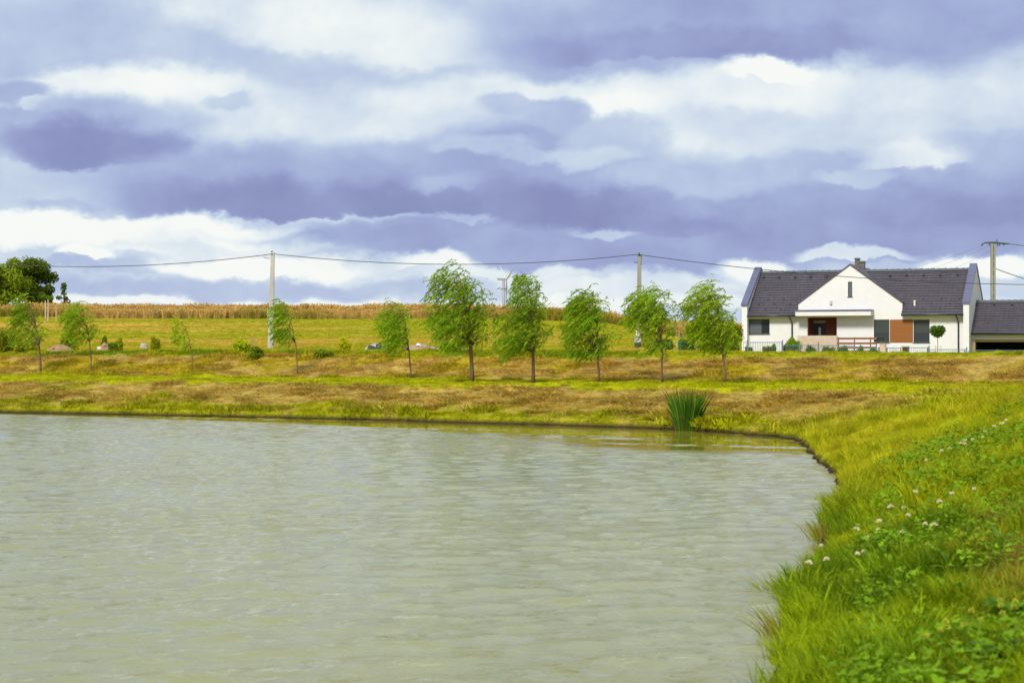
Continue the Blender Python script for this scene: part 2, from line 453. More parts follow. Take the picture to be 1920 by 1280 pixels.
def albedo(X, Y, d, w):
    """ground cover colour of a place: straw on the cut slopes, green near water and on the terrace"""
    X = np.asarray(X); n1 = fbm(X / 1.6, Y / 1.6, 61, 4); n2 = fbm(X / .5, Y / .5, 71, 3); n3 = fbm(X / 6, Y / 6, 81, 3)
    n4 = fbm(X / 22, Y / 9, 87, 3)
    straw = np.array((.465, .325, .078)); olive = np.array((.42, .32, .018)); lush = np.array((.33, .33, .006))
    bright = np.array((.42, .42, .004)); deep = np.array((.13, .21, .006)); meadow = np.array((.345, .335, .012)); dryme = np.array((.53, .36, .055))
    def mx(a, b, f):
        return a * (1 - f[..., None]) + b * f[..., None]
    one = np.ones(X.shape + (3,))
    dj = d + (n1 - .5) * 1.6 + (n2 - .5) * .8
    # far bank
    c = one * lush
    dry1 = sstep(.25, 1.5, dj + (n2 - .5) * 1.6) * (1 - sstep(3.4, 3.7, d + (n2 - .5) * .3)) * sstep(.26, .50, n1 + .35 * (n2 - .5) + .22 * w - .08)
    leftgreen = 1 - sstep(-22, 0, X) * .75
    c = mx(c, one * straw, dry1 * .92)
    c = mx(c, one * bright, sstep(3.4, 4.1, d + (n2 - .5) * 1.4) * (1 - sstep(7.4, 9.4, d + (n1 - .5) * 2.4)) * w * (.65 + .35 * sstep(.3, .6, n2)))
    s2 = sstep(9.2, 9.9, d + (n1 - .5) * 1.2) * (1 - sstep(13.0, 13.6, d))
    dry2 = s2 * sstep(.36, .60, n1 + .3 * (n2 - .5) + .14 * (1 - leftgreen) - .05)
    c = mx(c, one * olive, s2)
    c = mx(c, one * straw, dry2)
    top = sstep(13.0, 13.5, d) * (1 - sstep(16.5, 18.5, d + (n1 - .5) * 3))
    c = mx(c, mx(one * lush, one * deep, sstep(.5, .62, n1) * .8 * (1 - sstep(3, 6, X))), top)
    # right bank
    r = one * np.array((.34, .355, .005))
    r = mx(r, one * np.array((.39, .36, .010)), sstep(.44, .70, n1) * sstep(12, 22, Y) * .8)
    r = mx(r, one * np.array((.20, .285, .003)), (1 - sstep(9, 19, Y)) * .85)
    r = mx(r, one * np.array((.16, .27, .005)), sstep(.50, .66, n3 + (n2 - .5) * .3) * .7 * (1 - sstep(14, 26, Y)))
    r = mx(r, one * np.array((.085, .17, .004)), sstep(.52, .64, fbm(X / .7, Y / 1.0, 221, 3)) * (1 - sstep(13, 24, Y)) * .75)  # dark green patches: shaded grass painted into the colour
    r = mx(r, one * np.array((.27, .17, .035)), sstep(.54, .66, fbm(X / .8 + 9, Y / 1.1, 231, 3)) * (1 - sstep(10, 15, Y)) * sstep(.9, 1.5, d) * .7)
    r = mx(r, one * np.array((.42, .27, .06)), sstep(.56, .68, fbm(X / 1.1, Y / 2.2, 91, 3)) * sstep(1.0, 3.0, d) * .75)
    r = mx(r, one * straw, sstep(3.0, 6.0, d + (n1 - .5) * 4) * sstep(16, 30, Y) * .35)
    r = mx(r, one * straw, sstep(9.0, 10.5, d + (n1 - .5) * 2) * sstep(25, 40, Y) * (1 - sstep(13, 13.6, d)) * .9)
    c = mx(r, c, w)
    # meadow
    m = mx(one * meadow, one * dryme, sstep(.46, .68, n4 + (n1 - .5) * .3))
    m = mx(m, one * lush, sstep(.55, .68, n3) * .45)
    c = mx(c, m, sstep(16.5, 20, d + (n1 - .5) * 3))
    c = c * (0.86 + .28 * n2[..., None])
    return c

WF = np.repeat(SW[:, None], ND, 1)
DD = np.repeat(dd, NS, 0)
COLR = albedo(GX, GY, DD, WF)
mud = np.array((.045, .032, .016))
fm = (1 - sstep(.02, .13, DD))[..., None]
COLR = COLR * (1 - fm) + mud * fm
gapn = fbm(GX / .28, GY / .40, 171, 3)
soil_shade_f = ((1 - sstep(.47, .56, gapn)) * sstep(.8, 1.4, DD) * (1 - sstep(10, 15, GY)) * (1 - WF))[..., None] * .9
COLR = COLR * (1 - soil_shade_f) + np.array((.10, .055, .018)) * soil_shade_f  # bare brown soil, darkened to paint in shade between the tufts

m, N = new_mat('ground_cover')
at = N.n('ShaderNodeAttribute', attribute_name='tint', attribute_type='GEOMETRY')
gm = N.n('ShaderNodeNewGeometry')
n1_ = N.n('ShaderNodeTexNoise', {'Vector': gm.outputs['Position'], 'Scale': 9.0, 'Detail': 6.0, 'Roughness': .7})
n2_ = N.n('ShaderNodeTexNoise', {'Vector': gm.outputs['Position'], 'Scale': 1.4, 'Detail': 6.0, 'Roughness': .65})
v1 = N.n('ShaderNodeMapRange', {0: n1_.outputs[0], 1: .3, 2: .7, 3: .6, 4: 1.3})
v2 = N.n('ShaderNodeMapRange', {0: n2_.outputs[0], 1: .3, 2: .7, 3: .75, 4: 1.2})
cc = N.mixc(1.0, at.outputs['Color'], N.math('MULTIPLY', v1.outputs[0], v2.outputs[0]), 'MULTIPLY')
bp = N.n('ShaderNodeBump', {'Height': n1_.outputs[0], 'Strength': .9, 'Distance': .12})
pp = N.n('ShaderNodeBsdfPrincipled', {'Base Color': cc, 'Roughness': .95, 'Specular IOR Level': .05, 'Normal': bp.outputs[0]})
N.n('ShaderNodeOutputMaterial', {0: pp.outputs[0]})
M_ground = m

idx = np.arange(NS * ND).reshape(NS, ND)
i0 = idx[:, :-1]; i1 = idx[:, 1:]; j0 = np.roll(i0, -1, 0); j1 = np.roll(i1, -1, 0)
quads = np.stack([i0, i1, j1, j0], -1).reshape(-1, 4)
GV = np.stack([GX, GY, GZ], -1).reshape(-1, 3)
me = mesh_from('ground', GV, quads, [M_ground], True, {'tint': ('FLOAT_COLOR', COLR.reshape(-1, 3))})
# make sure faces look up
if me.polygons[len(me.polygons) // 2].normal.z < 0:
    me.flip_normals()
ground = link('ground', me, kind='structure', label='grassy earth banks, terrace and meadow around the pond')
bvh = BVHTree.FromPolygons([Vector(v) for v in GV.tolist()], quads.tolist())

def gz(x, y):
    h = bvh.ray_cast(Vector((x, y, 60)), Vector((0, 0, -1)))
    return h[0].z if h[0] is not None else -1.7
def gpix(px, py):
    """where the sight line of a picture point meets the ground"""
    d = Vector(((px - 960) / F, 1, -(py - HY) / F)).normalized()
    h = bvh.ray_cast(Vector((0, 0, 0)), d)
    return h[0]
def at(px, py, Y):
    return Vector(((px - 960) / F * Y, Y, -(py - HY) / F * Y))

# ------------------------------------------------------------------ water
m, N = new_mat('pond_water')
gm = N.n('ShaderNodeNewGeometry')
ca = N.n('ShaderNodeAttribute', attribute_name='calm', attribute_type='GEOMETRY')
mp = N.n('ShaderNodeMapping', {'Vector': gm.outputs['Position'], 'Scale': (1.0, 1.15, 1), 'Rotation': (0, 0, R(12))})
na = N.n('ShaderNodeTexNoise', {'Vector': mp.outputs[0], 'Scale': 3.6, 'Detail': 5.0, 'Roughness': .6, 'Distortion': 1.4})
nb = N.n('ShaderNodeTexNoise', {'Vector': mp.outputs[0], 'Scale': 1.05, 'Detail': 3.0, 'Roughness': .5})
npatch = N.n('ShaderNodeTexNoise', {'Vector': gm.outputs['Position'], 'Scale': .22, 'Detail': 3.0})
patch = N.n('ShaderNodeMapRange', {0: npatch.outputs[0], 1: .35, 2: .65, 3: .55, 4: 1.6})
nf = N.n('ShaderNodeTexNoise', {'Vector': gm.outputs['Position'], 'Scale': 9.0, 'Detail': 3.0, 'Roughness': .6, 'Distortion': 1.0})
hsum = N.math('ADD', N.math('ADD', N.math('MULTIPLY', na.outputs[0], .8), N.math('MULTIPLY', nb.outputs[0], .35)), N.math('MULTIPLY', nf.outputs[0], .22))
streak = N.n('ShaderNodeTexNoise', {'Vector': N.n('ShaderNodeMapping', {'Vector': gm.outputs['Position'], 'Scale': (.12, 1.3, 1), 'Rotation': (0, 0, R(20))}).outputs[0], 'Scale': 1.0, 'Detail': 3.0})
calm = N.math('SUBTRACT', ca.outputs['Fac'], N.math('MULTIPLY', N.math('SUBTRACT', streak.outputs[0], .5), 1.9))
amp = N.n('ShaderNodeMapRange', {0: calm, 1: .25, 2: .75, 3: .34, 4: .006}, interpolation_type='SMOOTHSTEP')
st_ = N.math('MULTIPLY', amp.outputs[0], patch.outputs[0])
bp = N.n('ShaderNodeBump', {'Height': hsum, 'Strength': st_, 'Distance': .075})
bp.inputs['Strength'].default_value = 1
body = N.mixc(npatch.outputs[0], (.215, .235, .095, 1), (.25, .235, .095, 1))
bodyf = N.mixc(N.n('ShaderNodeMapRange', {0: ca.outputs['Fac'], 1: .3, 2: .8}).outputs[0], body, (.22, .19, .02, 1))  # olive in the calm band: the bank's reflection painted into the body colour
df = N.n('ShaderNodeBsdfDiffuse', {'Color': bodyf})
gl_ = N.n('ShaderNodeBsdfGlossy', {'Color': (1.0, 1.0, .94, 1), 'Roughness': .05, 'Normal': bp.outputs[0]})
fr = N.n('ShaderNodeFresnel', {'IOR': 1.48})
fb = N.n('ShaderNodeFresnel', {'IOR': 1.36, 'Normal': bp.outputs[0]})
ff = N.math('MULTIPLY', fb.outputs[0], 1.0, clamp=True)
mxw = N.n('ShaderNodeMixShader', {0: ff, 1: df.outputs[0], 2: gl_.outputs[0]})
N.n('ShaderNodeOutputMaterial', {0: mxw.outputs[0]})
M_water = m
wx = np.concatenate([np.linspace(-66, -19, 30), np.arange(-18.4, 6.6, .06), [8, 10]]); wy = np.concatenate([np.linspace(-20, 6, 16), np.arange(6.5, 52, .06), np.linspace(53, 66, 6)])
WX, WY = np.meshgrid(wx, wy, indexing='ij')
# distance of each water vertex from the far and the right shore
shore_pts = np.stack([SX, SY], 1)
farpts = shore_pts[(SX > -24) & (SY > 34.5) & (SX < 6)][::6]
md = np.full(WX.shape, 1e9); 
for p in farpts:
    md = np.minimum(md, np.hypot(WX - p[0], WY - p[1]))
band = np.interp(WX, [-20, -12, -5, 0, 2.5, 6], [.6, 1.0, 2.4, 4.4, 5.4, 5.6])
calmv = 1 - sstep(.7, 1.3, md / band)
# wind waves as real relief: a sum of small wave trains, flattened where the bank gives lee
rgw = np.random.default_rng(4)
WZ = np.zeros(WX.shape)
for k_ in range(46):
    lam_ = .21 * (3.6 ** rgw.uniform()) ; th_ = R(112) + rgw.normal(0, .50); ph_ = rgw.uniform(0, 6.28)
    WZ += .0185 * lam_ / 6.283 * np.sin(6.283 / lam_ * (WX * math.cos(th_) + WY * math.sin(th_)) + ph_)
gust = .55 + .9 * fbm(WX / 3.5, WY / 5.0, 301, 3)
strk = fbm(WX / 6 + WY / 9, (WY + .45 * WX) / .9, 311, 3)
calm2 = np.clip(calmv - sstep(.56, .66, strk) * .8, 0, 1)
inw = sstep(-19, -17, WX) * sstep(6, 8, WY)
WZ = WZ * gust * (1 - .97 * sstep(.25, .75, calm2)) * inw
wi = np.arange(WX.size).reshape(WX.shape)
wq = np.stack([wi[:-1, :-1], wi[1:, :-1], wi[1:, 1:], wi[:-1, 1:]], -1).reshape(-1, 4)
me = mesh_from('pond_water', np.stack([WX, WY, -1.7 + WZ], -1).reshape(-1, 3), wq, [M_water], True, {'calm': ('FLOAT', calmv.ravel())})
water = link('pond_water', me, kind='structure', label='murky green rippled water of the pond')

# ------------------------------------------------------------------ foliage meshes
def leaf_arrays(C, D, Nn, ln, wd):
    """rhombic leaves: centre, direction, normal, length, width"""
    D = D / np.linalg.norm(D, axis=1, keepdims=True)
    S = np.cross(D, Nn); S /= (np.linalg.norm(S, axis=1, keepdims=True) + 1e-9)
    ln = ln[:, None]; wd = wd[:, None]
    up = np.cross(S, D)
    v = np.stack([C - D * ln * .5, C + S * wd * .5 - D * ln * .05 + up * wd * .15, C + D * ln * .5 - up * ln * .08, C - S * wd * .5 - D * ln * .05 + up * wd * .15], 1)
    return v.reshape(-1, 3)
def quads_n(n):
    return np.arange(4 * n).reshape(n, 4)

def grass_tuft(name, n, rad, h, w, lean, seedv, colvar=.18, curl=.5, stalk=False, flat=0.0):
    rg = np.random.default_rng(seedv)
    vs = []; fs = []; cs = []
    for i in range(n):
        a = rg.uniform(0, 2 * math.pi); r = rad * math.sqrt(rg.uniform())
        bx, by = r * math.cos(a), r * math.sin(a)
        la = a + rg.normal(0, .9); L_ = lean * rg.uniform(.3, 1.3)
        hh = h * rg.uniform(.55, 1.15); ww = w * rg.uniform(.7, 1.3)
        dirx, diry = math.cos(la), math.sin(la)
        fa = rg.uniform(0, math.pi); sx, sy = math.cos(fa) * ww * .5, math.sin(fa) * ww * .5
        pts = []
        for t in (0, .4, .75, 1.0):
            out = L_ * hh * (t ** 1.8); zz = hh * (t - curl * .5 * L_ * t ** 3)
            if flat: zz = zz * (1 - flat) + .01
            pts.append((bx + dirx * out, by + diry * out, zz))
        b = len(vs)
        wk = (1, .9, .6)
        for k in range(3):
            p = pts[k]
            vs += [(p[0] - sx * wk[k], p[1] - sy * wk[k], p[2]), (p[0] + sx * wk[k], p[1] + sy * wk[k], p[2])]
        vs.append(pts[3])
        fs += [[b, b + 1, b + 3, b + 2], [b + 2, b + 3, b + 5, b + 4], [b + 4, b + 5, b + 6]]
        g = rg.uniform(1 - colvar, 1 + colvar); wr = rg.uniform(-.12, .12) + (.35 if rg.uniform() < .12 else 0)
        for k, t in enumerate((0, 0, .5, .5, .9, .9, 1)):
            cs.append((g * (1 + wr), g * (1 + wr * .3), g * (1 - wr)))
        if stalk:
            b = len(vs); px_, py_, pz_ = pts[3]
            e = ww * 1.6
            for (ox, oy, oz) in ((-e, 0, -.02), (0, -e, .06), (e, 0, -.02), (0, e, .06), (0, 0, .2)):
                vs.append((px_ + ox + dirx * oz * .6, py_ + oy + diry * oz * .6, pz_ + oz)); cs.append((g * 1.15, g * 1.0, g * .9))
            fs += [[b, b + 1, b + 4], [b + 1, b + 2, b + 4], [b + 2, b + 3, b + 4], [b + 3, b, b + 4]]
    me = mesh_from(name, vs, fs, [M_grass], False, {'tint': ('FLOAT_COLOR', np.array(cs))})
    return bpy.data.objects.new(name, me)     # source only, never linked to the scene

def scatter(name, pts, scales, rots, tints, idxs, sources, label):
    n = len(pts)
    me = bpy.data.meshes.new(name)
    me.vertices.add(n); me.vertices.foreach_set('co', np.asarray(pts, np.float32).ravel())
    for k, v in (('sc', scales), ('rz', rots)):
        a_ = me.attributes.new(k, 'FLOAT', 'POINT'); a_.data.foreach_set('value', np.asarray(v, np.float32))
    a_ = me.attributes.new('ix', 'INT', 'POINT'); a_.data.foreach_set('value', np.asarray(idxs, np.int32))
    a_ = me.attributes.new('itint', 'FLOAT_COLOR', 'POINT')
    d4 = np.ones((n, 4), np.float32); d4[:, :3] = tints; a_.data.foreach_set('color', d4.ravel())
    o = link(name, me, kind='stuff', label=label)
    ng = bpy.data.node_groups.new(name, 'GeometryNodeTree')
    ng.interface.new_socket('Geometry', in_out='INPUT', socket_type='NodeSocketGeometry')
    ng.interface.new_socket('Geometry', in_out='OUTPUT', socket_type='NodeSocketGeometry')
    G = NT(ng)
    gi = G.n('NodeGroupInput'); go = G.n('NodeGroupOutput')
    for s_ in reversed(sources):
        oi = G.n('GeometryNodeObjectInfo'); oi.inputs['Object'].default_value = s_; oi.inputs['As Instance'].default_value = True
        if not hasattr(G, 'lst'): G.lst = []
        G.lst.append(oi)
    jn = G.n('GeometryNodeJoinGeometry')
    for oi in G.lst:
        ng.links.new(oi.outputs['Geometry'], jn.inputs[0])
    def named(nm, typ):
        q = G.n('GeometryNodeInputNamedAttribute'); q.data_type = typ; q.inputs['Name'].default_value = nm
        return q.outputs[0]
    rotc = G.n('ShaderNodeCombineXYZ', {2: named('rz', 'FLOAT')})
    iop = G.n('GeometryNodeInstanceOnPoints')
    ng.links.new(gi.outputs[0], iop.inputs['Points'])
    ng.links.new(jn.outputs[0], iop.inputs['Instance'])
    iop.inputs['Pick Instance'].default_value = True
    ng.links.new(named('ix', 'INT'), iop.inputs['Instance Index'])
    ng.links.new(rotc.outputs[0], iop.inputs['Rotation'])
    ng.links.new(named('sc', 'FLOAT'), iop.inputs['Scale'])
    ng.links.new(iop.outputs[0], go.inputs[0])
    md_ = o.modifiers.new('scatter', 'NODES'); md_.node_group = ng
    return o

# cell areas of the terrain grid, for drawing random points on it
cxm = (GX[:-1, :-1] + GX[1:, 1:]) / 2; cym = (GY[:-1, :-1] + GY[1:, 1:]) / 2
e1x = GX[1:, :-1] - GX[:-1, :-1]; e1y = GY[1:, :-1] - GY[:-1, :-1]; e2x = GX[:-1, 1:] - GX[:-1, :-1]; e2y = GY[:-1, 1:] - GY[:-1, :-1]
AREA = np.abs(e1x * e2y - e1y * e2x)
CD = (DK[:-1] + DK[1:])[None, :] / 2 * np.ones_like(AREA)
CW = WF[:-1, :-1]
INV = (np.abs(cxm) < .34 * cym + 2.5) & (cym > 2.5)
def sample_ground(dens, rg):
    """dens: expected tufts per square metre for every cell -> positions, d, w"""
    lam = AREA * dens * INV
    cnt = rg.poisson(lam)
    ii, jj = np.nonzero(cnt)
    rep = cnt[ii, jj]
    ii = np.repeat(ii, rep); jj = np.repeat(jj, rep)
    a = rg.uniform(size=len(ii)); b = rg.uniform(size=len(ii))
    def bl(A):
        return (A[ii, jj] * (1 - a) * (1 - b) + A[ii + 1, jj] * a * (1 - b) + A[ii, jj + 1] * (1 - a) * b + A[ii + 1, jj + 1] * a * b)
    return np.stack([bl(GX), bl(GY), bl(GZ)], 1), bl(DD), bl(WF)

rg = np.random.default_rng(5)
T_lush = [grass_tuft('grass_tuft_long', 26, .07, .17, .0065, .75, 100 + i) for i in range(5)]
T_fine = [grass_tuft('grass_tuft_fine', 30, .08, .11, .004, .9, 200 + i) for i in range(4)]
T_short = [grass_tuft('grass_tuft_short', 26, .11, .075, .012, .8, 300 + i) for i in range(4)]
T_straw = [grass_tuft('straw_tuft', 30, .13, .12, .010, 1.3, 400 + i, flat=.55) for i in range(4)]
T_mead = [grass_tuft('meadow_tuft', 26, .28, .13, .03, .8, 500 + i) for i in range(4)]
T_wheat = [grass_tuft('crop_tuft', 26, .28, .95, .035, .22, 600 + i, .22, stalk=True) for i in range(4)]

# right bank grass
dens = np.where(CD > .05, 1, 0) * (1 - CW) * (CD < 16) * np.interp(cym, [4, 14, 20, 40, 60], [210, 150, 80, 50, 25])
gcell = fbm(cxm / .28, cym / .40, 171, 3)
dens = dens * (1 - .9 * (1 - sstep(.47, .56, gcell)) * sstep(.8, 1.4, CD) * (1 - sstep(10, 15, cym)))
P, d_, w_ = sample_ground(dens, rg)
c_ = albedo(P[:, 0], P[:, 1], d_, w_)
n_ = fbm(P[:, 0] / .8, P[:, 1] / .8, 111, 3)
hs = np.interp(n_, [.3, .5, .7], [.4, .78, 1.2]) * rg.uniform(.75, 1.25, len(P)) * (1 - .35 * sstep(2.5, 6, d_)) * (1 + .25 * (1 - sstep(0, .35, d_)))
bright = (rg.uniform(.7, 1.25, len(P)) * (.5 + 1.0 * fbm(P[:, 0] / .25, P[:, 1] / .35, 201, 3)))[:, None]
ixs = np.where(rg.uniform(size=len(P)) < .55, rg.integers(0, 5, len(P)), rg.integers(5, 9, len(P)))
strawish = (c_[:, 2] > .035) & (rg.uniform(size=len(P)) < .35) & (P[:, 1] > 15)
ixs = np.where(strawish, rg.integers(9, 13, len(P)), ixs)
P[:, 2] -= .012
hang = (d_ < .25); P[hang, 2] += .0
scatter('bank_grass', P, hs, rg.uniform(0, 6.28, len(P)), c_ * bright, ixs, T_lush + T_fine + T_straw, 'long bright green grass covering the right bank down to the water')
print('bank grass', len(P))

# far bank and terrace
dens = CW * (CD > .08) * (CD < 17.5) * np.interp(cym, [30, 45, 70], [85, 60, 34])
P, d_, w_ = sample_ground(dens, rg)
c_ = albedo(P[:, 0], P[:, 1], d_, w_)
isstraw = c_[:, 2] > .04
ixs = np.where(isstraw, rg.integers(4, 8, len(P)), rg.integers(0, 4, len(P)))
n_ = fbm(P[:, 0] / .7, P[:, 1] / .7, 121, 3)
hs = np.interp(n_, [.3, .5, .7], [.45, 1.0, 1.8]) * rg.uniform(.7, 1.3, len(P))
terr = (d_ > 3.6) & (d_ < 9.2); hs = np.where(terr, hs * .55, hs)
hs = np.where(d_ < .7, hs * 1.35, hs)
topl = (d_ > 13.3) & (P[:, 0] < 4); hs = np.where(topl, hs * 1.1, hs); hs = np.where((d_ > 12.8) & (P[:, 0] >= 4), hs * .55, hs)
scatter('slope_grass', P, hs, rg.uniform(0, 6.28, len(P)), c_ * (rg.uniform(.7, 1.25, len(P)) * (.58 + .95 * fbm(P[:, 0] / .35, P[:, 1] / .35, 181, 3)))[:, None], ixs, T_short + T_straw, 'patchy mown grass and dry hay on the far bank and terrace')
print('slope grass', len(P))

# meadow
dens = (CD > 16.5) * (cym < 168) * np.interp(cym, [50, 80, 120, 165], [16, 9, 4, 2.5])
P, d_, w_ = sample_ground(dens, rg)
c_ = albedo(P[:, 0], P[:, 1], d_, w_)
hs = rg.uniform(.5, 1.15, len(P)) * np.where((P[:, 0] > 12) , .5, .75)
scatter('meadow_grass', P, hs, rg.uniform(0, 6.28, len(P)), c_ * rg.uniform(.85, 1.15, len(P))[:, None], rg.integers(0, 4, len(P)), T_mead, 'yellow green meadow grass on the gentle slope below the crop field')
print('meadow', len(P))

# crop field along the crest
yl = cym + .12 * cxm
dens = ((yl > 157) & (yl < 185) & (cxm < 40)) * np.interp(yl, [157, 161, 170, 185], [5, 7, 3, 1.5])
P, d_, w_ = sample_ground(dens, rg)
front = 1 - sstep(158.5, 162.5, P[:, 1] + .12 * P[:, 0] + (fbm(P[:, 0] / 5, P[:, 1] / 5, 131, 2) - .5) * 5)
wheat = np.array((.52, .39, .13)); weed = np.array((.27, .26, .02))
gpatch = sstep(.34, .48, fbm(P[:, 0] / 9, P[:, 1] * 0, 141, 2))
f_ = (front * gpatch)[:, None] * .85
c_ = wheat * (1 - f_) + weed * f_
hs = rg.uniform(.55, 1.1, len(P)) * (1 - .30 * front) * (.8 + .4 * fbm(P[:, 0] / 3, P[:, 1] / 3, 191, 2))
scatter('crop_field', P, hs, rg.uniform(0, 6.28, len(P)), c_ * rg.uniform(.8, 1.2, len(P))[:, None], rg.integers(0, 4, len(P)), T_wheat, 'ripe reddish brown crop standing along the crest behind the meadow')
print('crop', len(P))

# ------------------------------------------------------------------ trees
def limb(mb, a, b, r0, r1, sag=.1, k=4):
    a = Vector(a); b = Vector(b)
    L_ = (b - a).length
    m_ = (a + b) / 2 + Vector((0, 0, L_ * sag))
    mb.tube([a, a.lerp(m_, .6) + (m_ - a.lerp(b, .5)) * .3, m_.lerp(b, .4), b], [r0, r0 * .7 + r1 * .3, r0 * .35 + r1 * .65, r1], k, cap=False)

def blown_tree(base_px, outline, Y=None, seedv=0, label='', group=None, nclump=46, leaves=5200, trunk_r=.05, hue=0.0, wind=-1.0, leafs=1.0, name='willow_tree', dense=1.0, light=1.0):
    rg = np.random.default_rng(seedv)
    g = gpix(*base_px) if Y is None else Vector(((base_px[0] - 960) / F * Y, Y, 0))
    D = g.y
    g.z = gz(g.x, g.y) if Y is not None else g.z
    s = D / F
    ys = np.array([o[0] for o in outline], float); xl = np.array([o[1] for o in outline], float); xr = np.array([o[2] for o in outline], float)
    zz = -(ys - HY) * s
    ztop, zbot = zz.max(), zz.min()
    t = thing(name, label, 'tree', (g.x, g.y, g.z - .02), 0, group)
    def lr(z):
        zq = np.clip(z, zbot, ztop)
        o_ = np.argsort(zz)
        return (np.interp(zq, zz[o_], xl[o_]) - 960) * s, (np.interp(zq, zz[o_], xr[o_]) - 960) * s
    lt, rt = lr(ztop)
    # trunk path, slightly crooked, up into the crown
    zc = zbot + .25 * (ztop - zbot)
    cl, crr = lr(zc)
    lean = wind * .02 * (ztop - zbot)
    mid = Vector((g.x * .93 + (cl + crr) / 2 * .07, g.y, zc + .2 * (ztop - zbot))); top = Vector(((lt + rt) / 2 + .15 * (rt - lt), g.y, ztop - .12 * (ztop - zbot)))
    pth = []
    for q in [k_ / 11 for k_ in range(12)]:
        p = (1 - q) ** 2 * Vector((g.x, g.y, g.z - .05)) + 2 * q * (1 - q) * Vector((mid.x, mid.y, mid.z)) + q * q * top
        p += Vector((rg.normal(0, .012), rg.normal(0, .012), 0)) * (1 if 0 < q < 1 else 0)
        pth.append(p)
    mb = MB()
    off = Vector((g.x, g.y, g.z - .02))
    mb.tube([p - off for p in pth], [trunk_r * (1.25 - .25 * min(1, i / 1.0)) * (1 - .86 * (i / 11)) for i in range(12)], 8)
    def on_trunk(z):
        for i in range(11):
            if pth[i + 1].z >= z:
                q = (z - pth[i].z) / max(1e-6, pth[i + 1].z - pth[i].z)
                return pth[i].lerp(pth[i + 1], min(max(q, 0), 1)), i + q
        return pth[-1], 11
    # clumps
    C = []
    wts = (xr - xl) + 3
    H = ztop - zbot
    tries = 0
    while len(C) < nclump and tries < 4000:
        tries += 1
        z = rg.uniform(zbot + .02 * H, ztop - .03 * H)
        l, r_ = lr(z)
        if rg.uniform() > (r_ - l) / ((xr - xl).max() * s): continue
        hw = (r_ - l) / 2
        a = rg.uniform(0, 2 * math.pi); rr = math.sqrt(rg.uniform(.02, 1)) * .82
        C.append((((l + r_) / 2 + math.cos(a) * rr * hw), g.y + math.sin(a) * rr * min(hw, .95 * hw + .1), z))
    for c in C:
        c = Vector(c)
        hd = math.hypot(c.x - g.x, c.y - g.y)
        st_p, ti = on_trunk(max(zbot + .04 * H, c.z - .55 * hd - .10 * H))
        limb(mb, st_p - off, c - off, trunk_r * (1 - .8 * ti / 11) * .38 + .002, .0025, .12, 4)
    mb.build('trunk', M_bark, t, smooth=True)
    # strands of leaves blown to one side
    cs, ds, ns, lns, wds, cols = [], [], [], [], [], []
    per = int(leaves / len(C))
    for c in C:
        c = np.array(c)
        cl_tint = rg.uniform(.75, 1.2)
        tx_ = rg.normal(0, .06)
        nst = max(4, int(per / 15))
        spread = H * .055 + .05
        for k in range(nst):
            p = c + rg.normal(0, spread, 3) * np.array([1, 1, .8])
            outv = np.array([c[0] - g.x, c[1] - g.y, 0]); outv /= (np.linalg.norm(outv) + .15)
            v = outv * .55 + rg.normal(0, .45, 3) + np.array([wind * .35, 0, .55])
            v /= np.linalg.norm(v)
            step = .032 * leafs
            sh = rg.uniform(.8, 1.2) * cl_tint
            for q in range(15):
                v = v + np.array([wind * .10, 0, -.17]) + rg.normal(0, .08, 3)
                v /= np.linalg.norm(v)
                p = p + v * step
                l, r_ = lr(p[2])
                if p[2] > ztop + .05 or p[2] < zbot - .1 or p[0] < l - .14 or p[0] > r_ + .08:
                    if rg.uniform() < .38: break
                ld = v * .7 + rg.normal(0, .5, 3) + np.array([wind * .25, 0, -.12])
                cs.append(p + rg.normal(0, .012, 3)); ds.append(ld); ns.append(rg.normal(0, 1, 3) + np.array([0, 0, .5]))
                lns.append(rg.uniform(.075, .13) * leafs); wds.append(rg.uniform(.018, .030) * leafs)
                b = sh * rg.uniform(.85, 1.15)
                y_ = rg.uniform() < .08
                cols.append(((.25 + hue + (.1 if y_ else 0)) * b * light * (1 + tx_), (.40 + (.04 if y_ else 0)) * b * light, .016 * b))
    cs, ds, ns = np.array(cs), np.array(ds), np.array(ns)
    V_ = leaf_arrays(cs - np.array(off), ds, ns, np.array(lns), np.array(wds))
    me = mesh_from('crown', V_, quads_n(len(cs)), [M_leaf], False, {'tint': ('FLOAT_COLOR', np.repeat(np.array(cols), 4, 0))})
    link('crown', me, t)
    return t

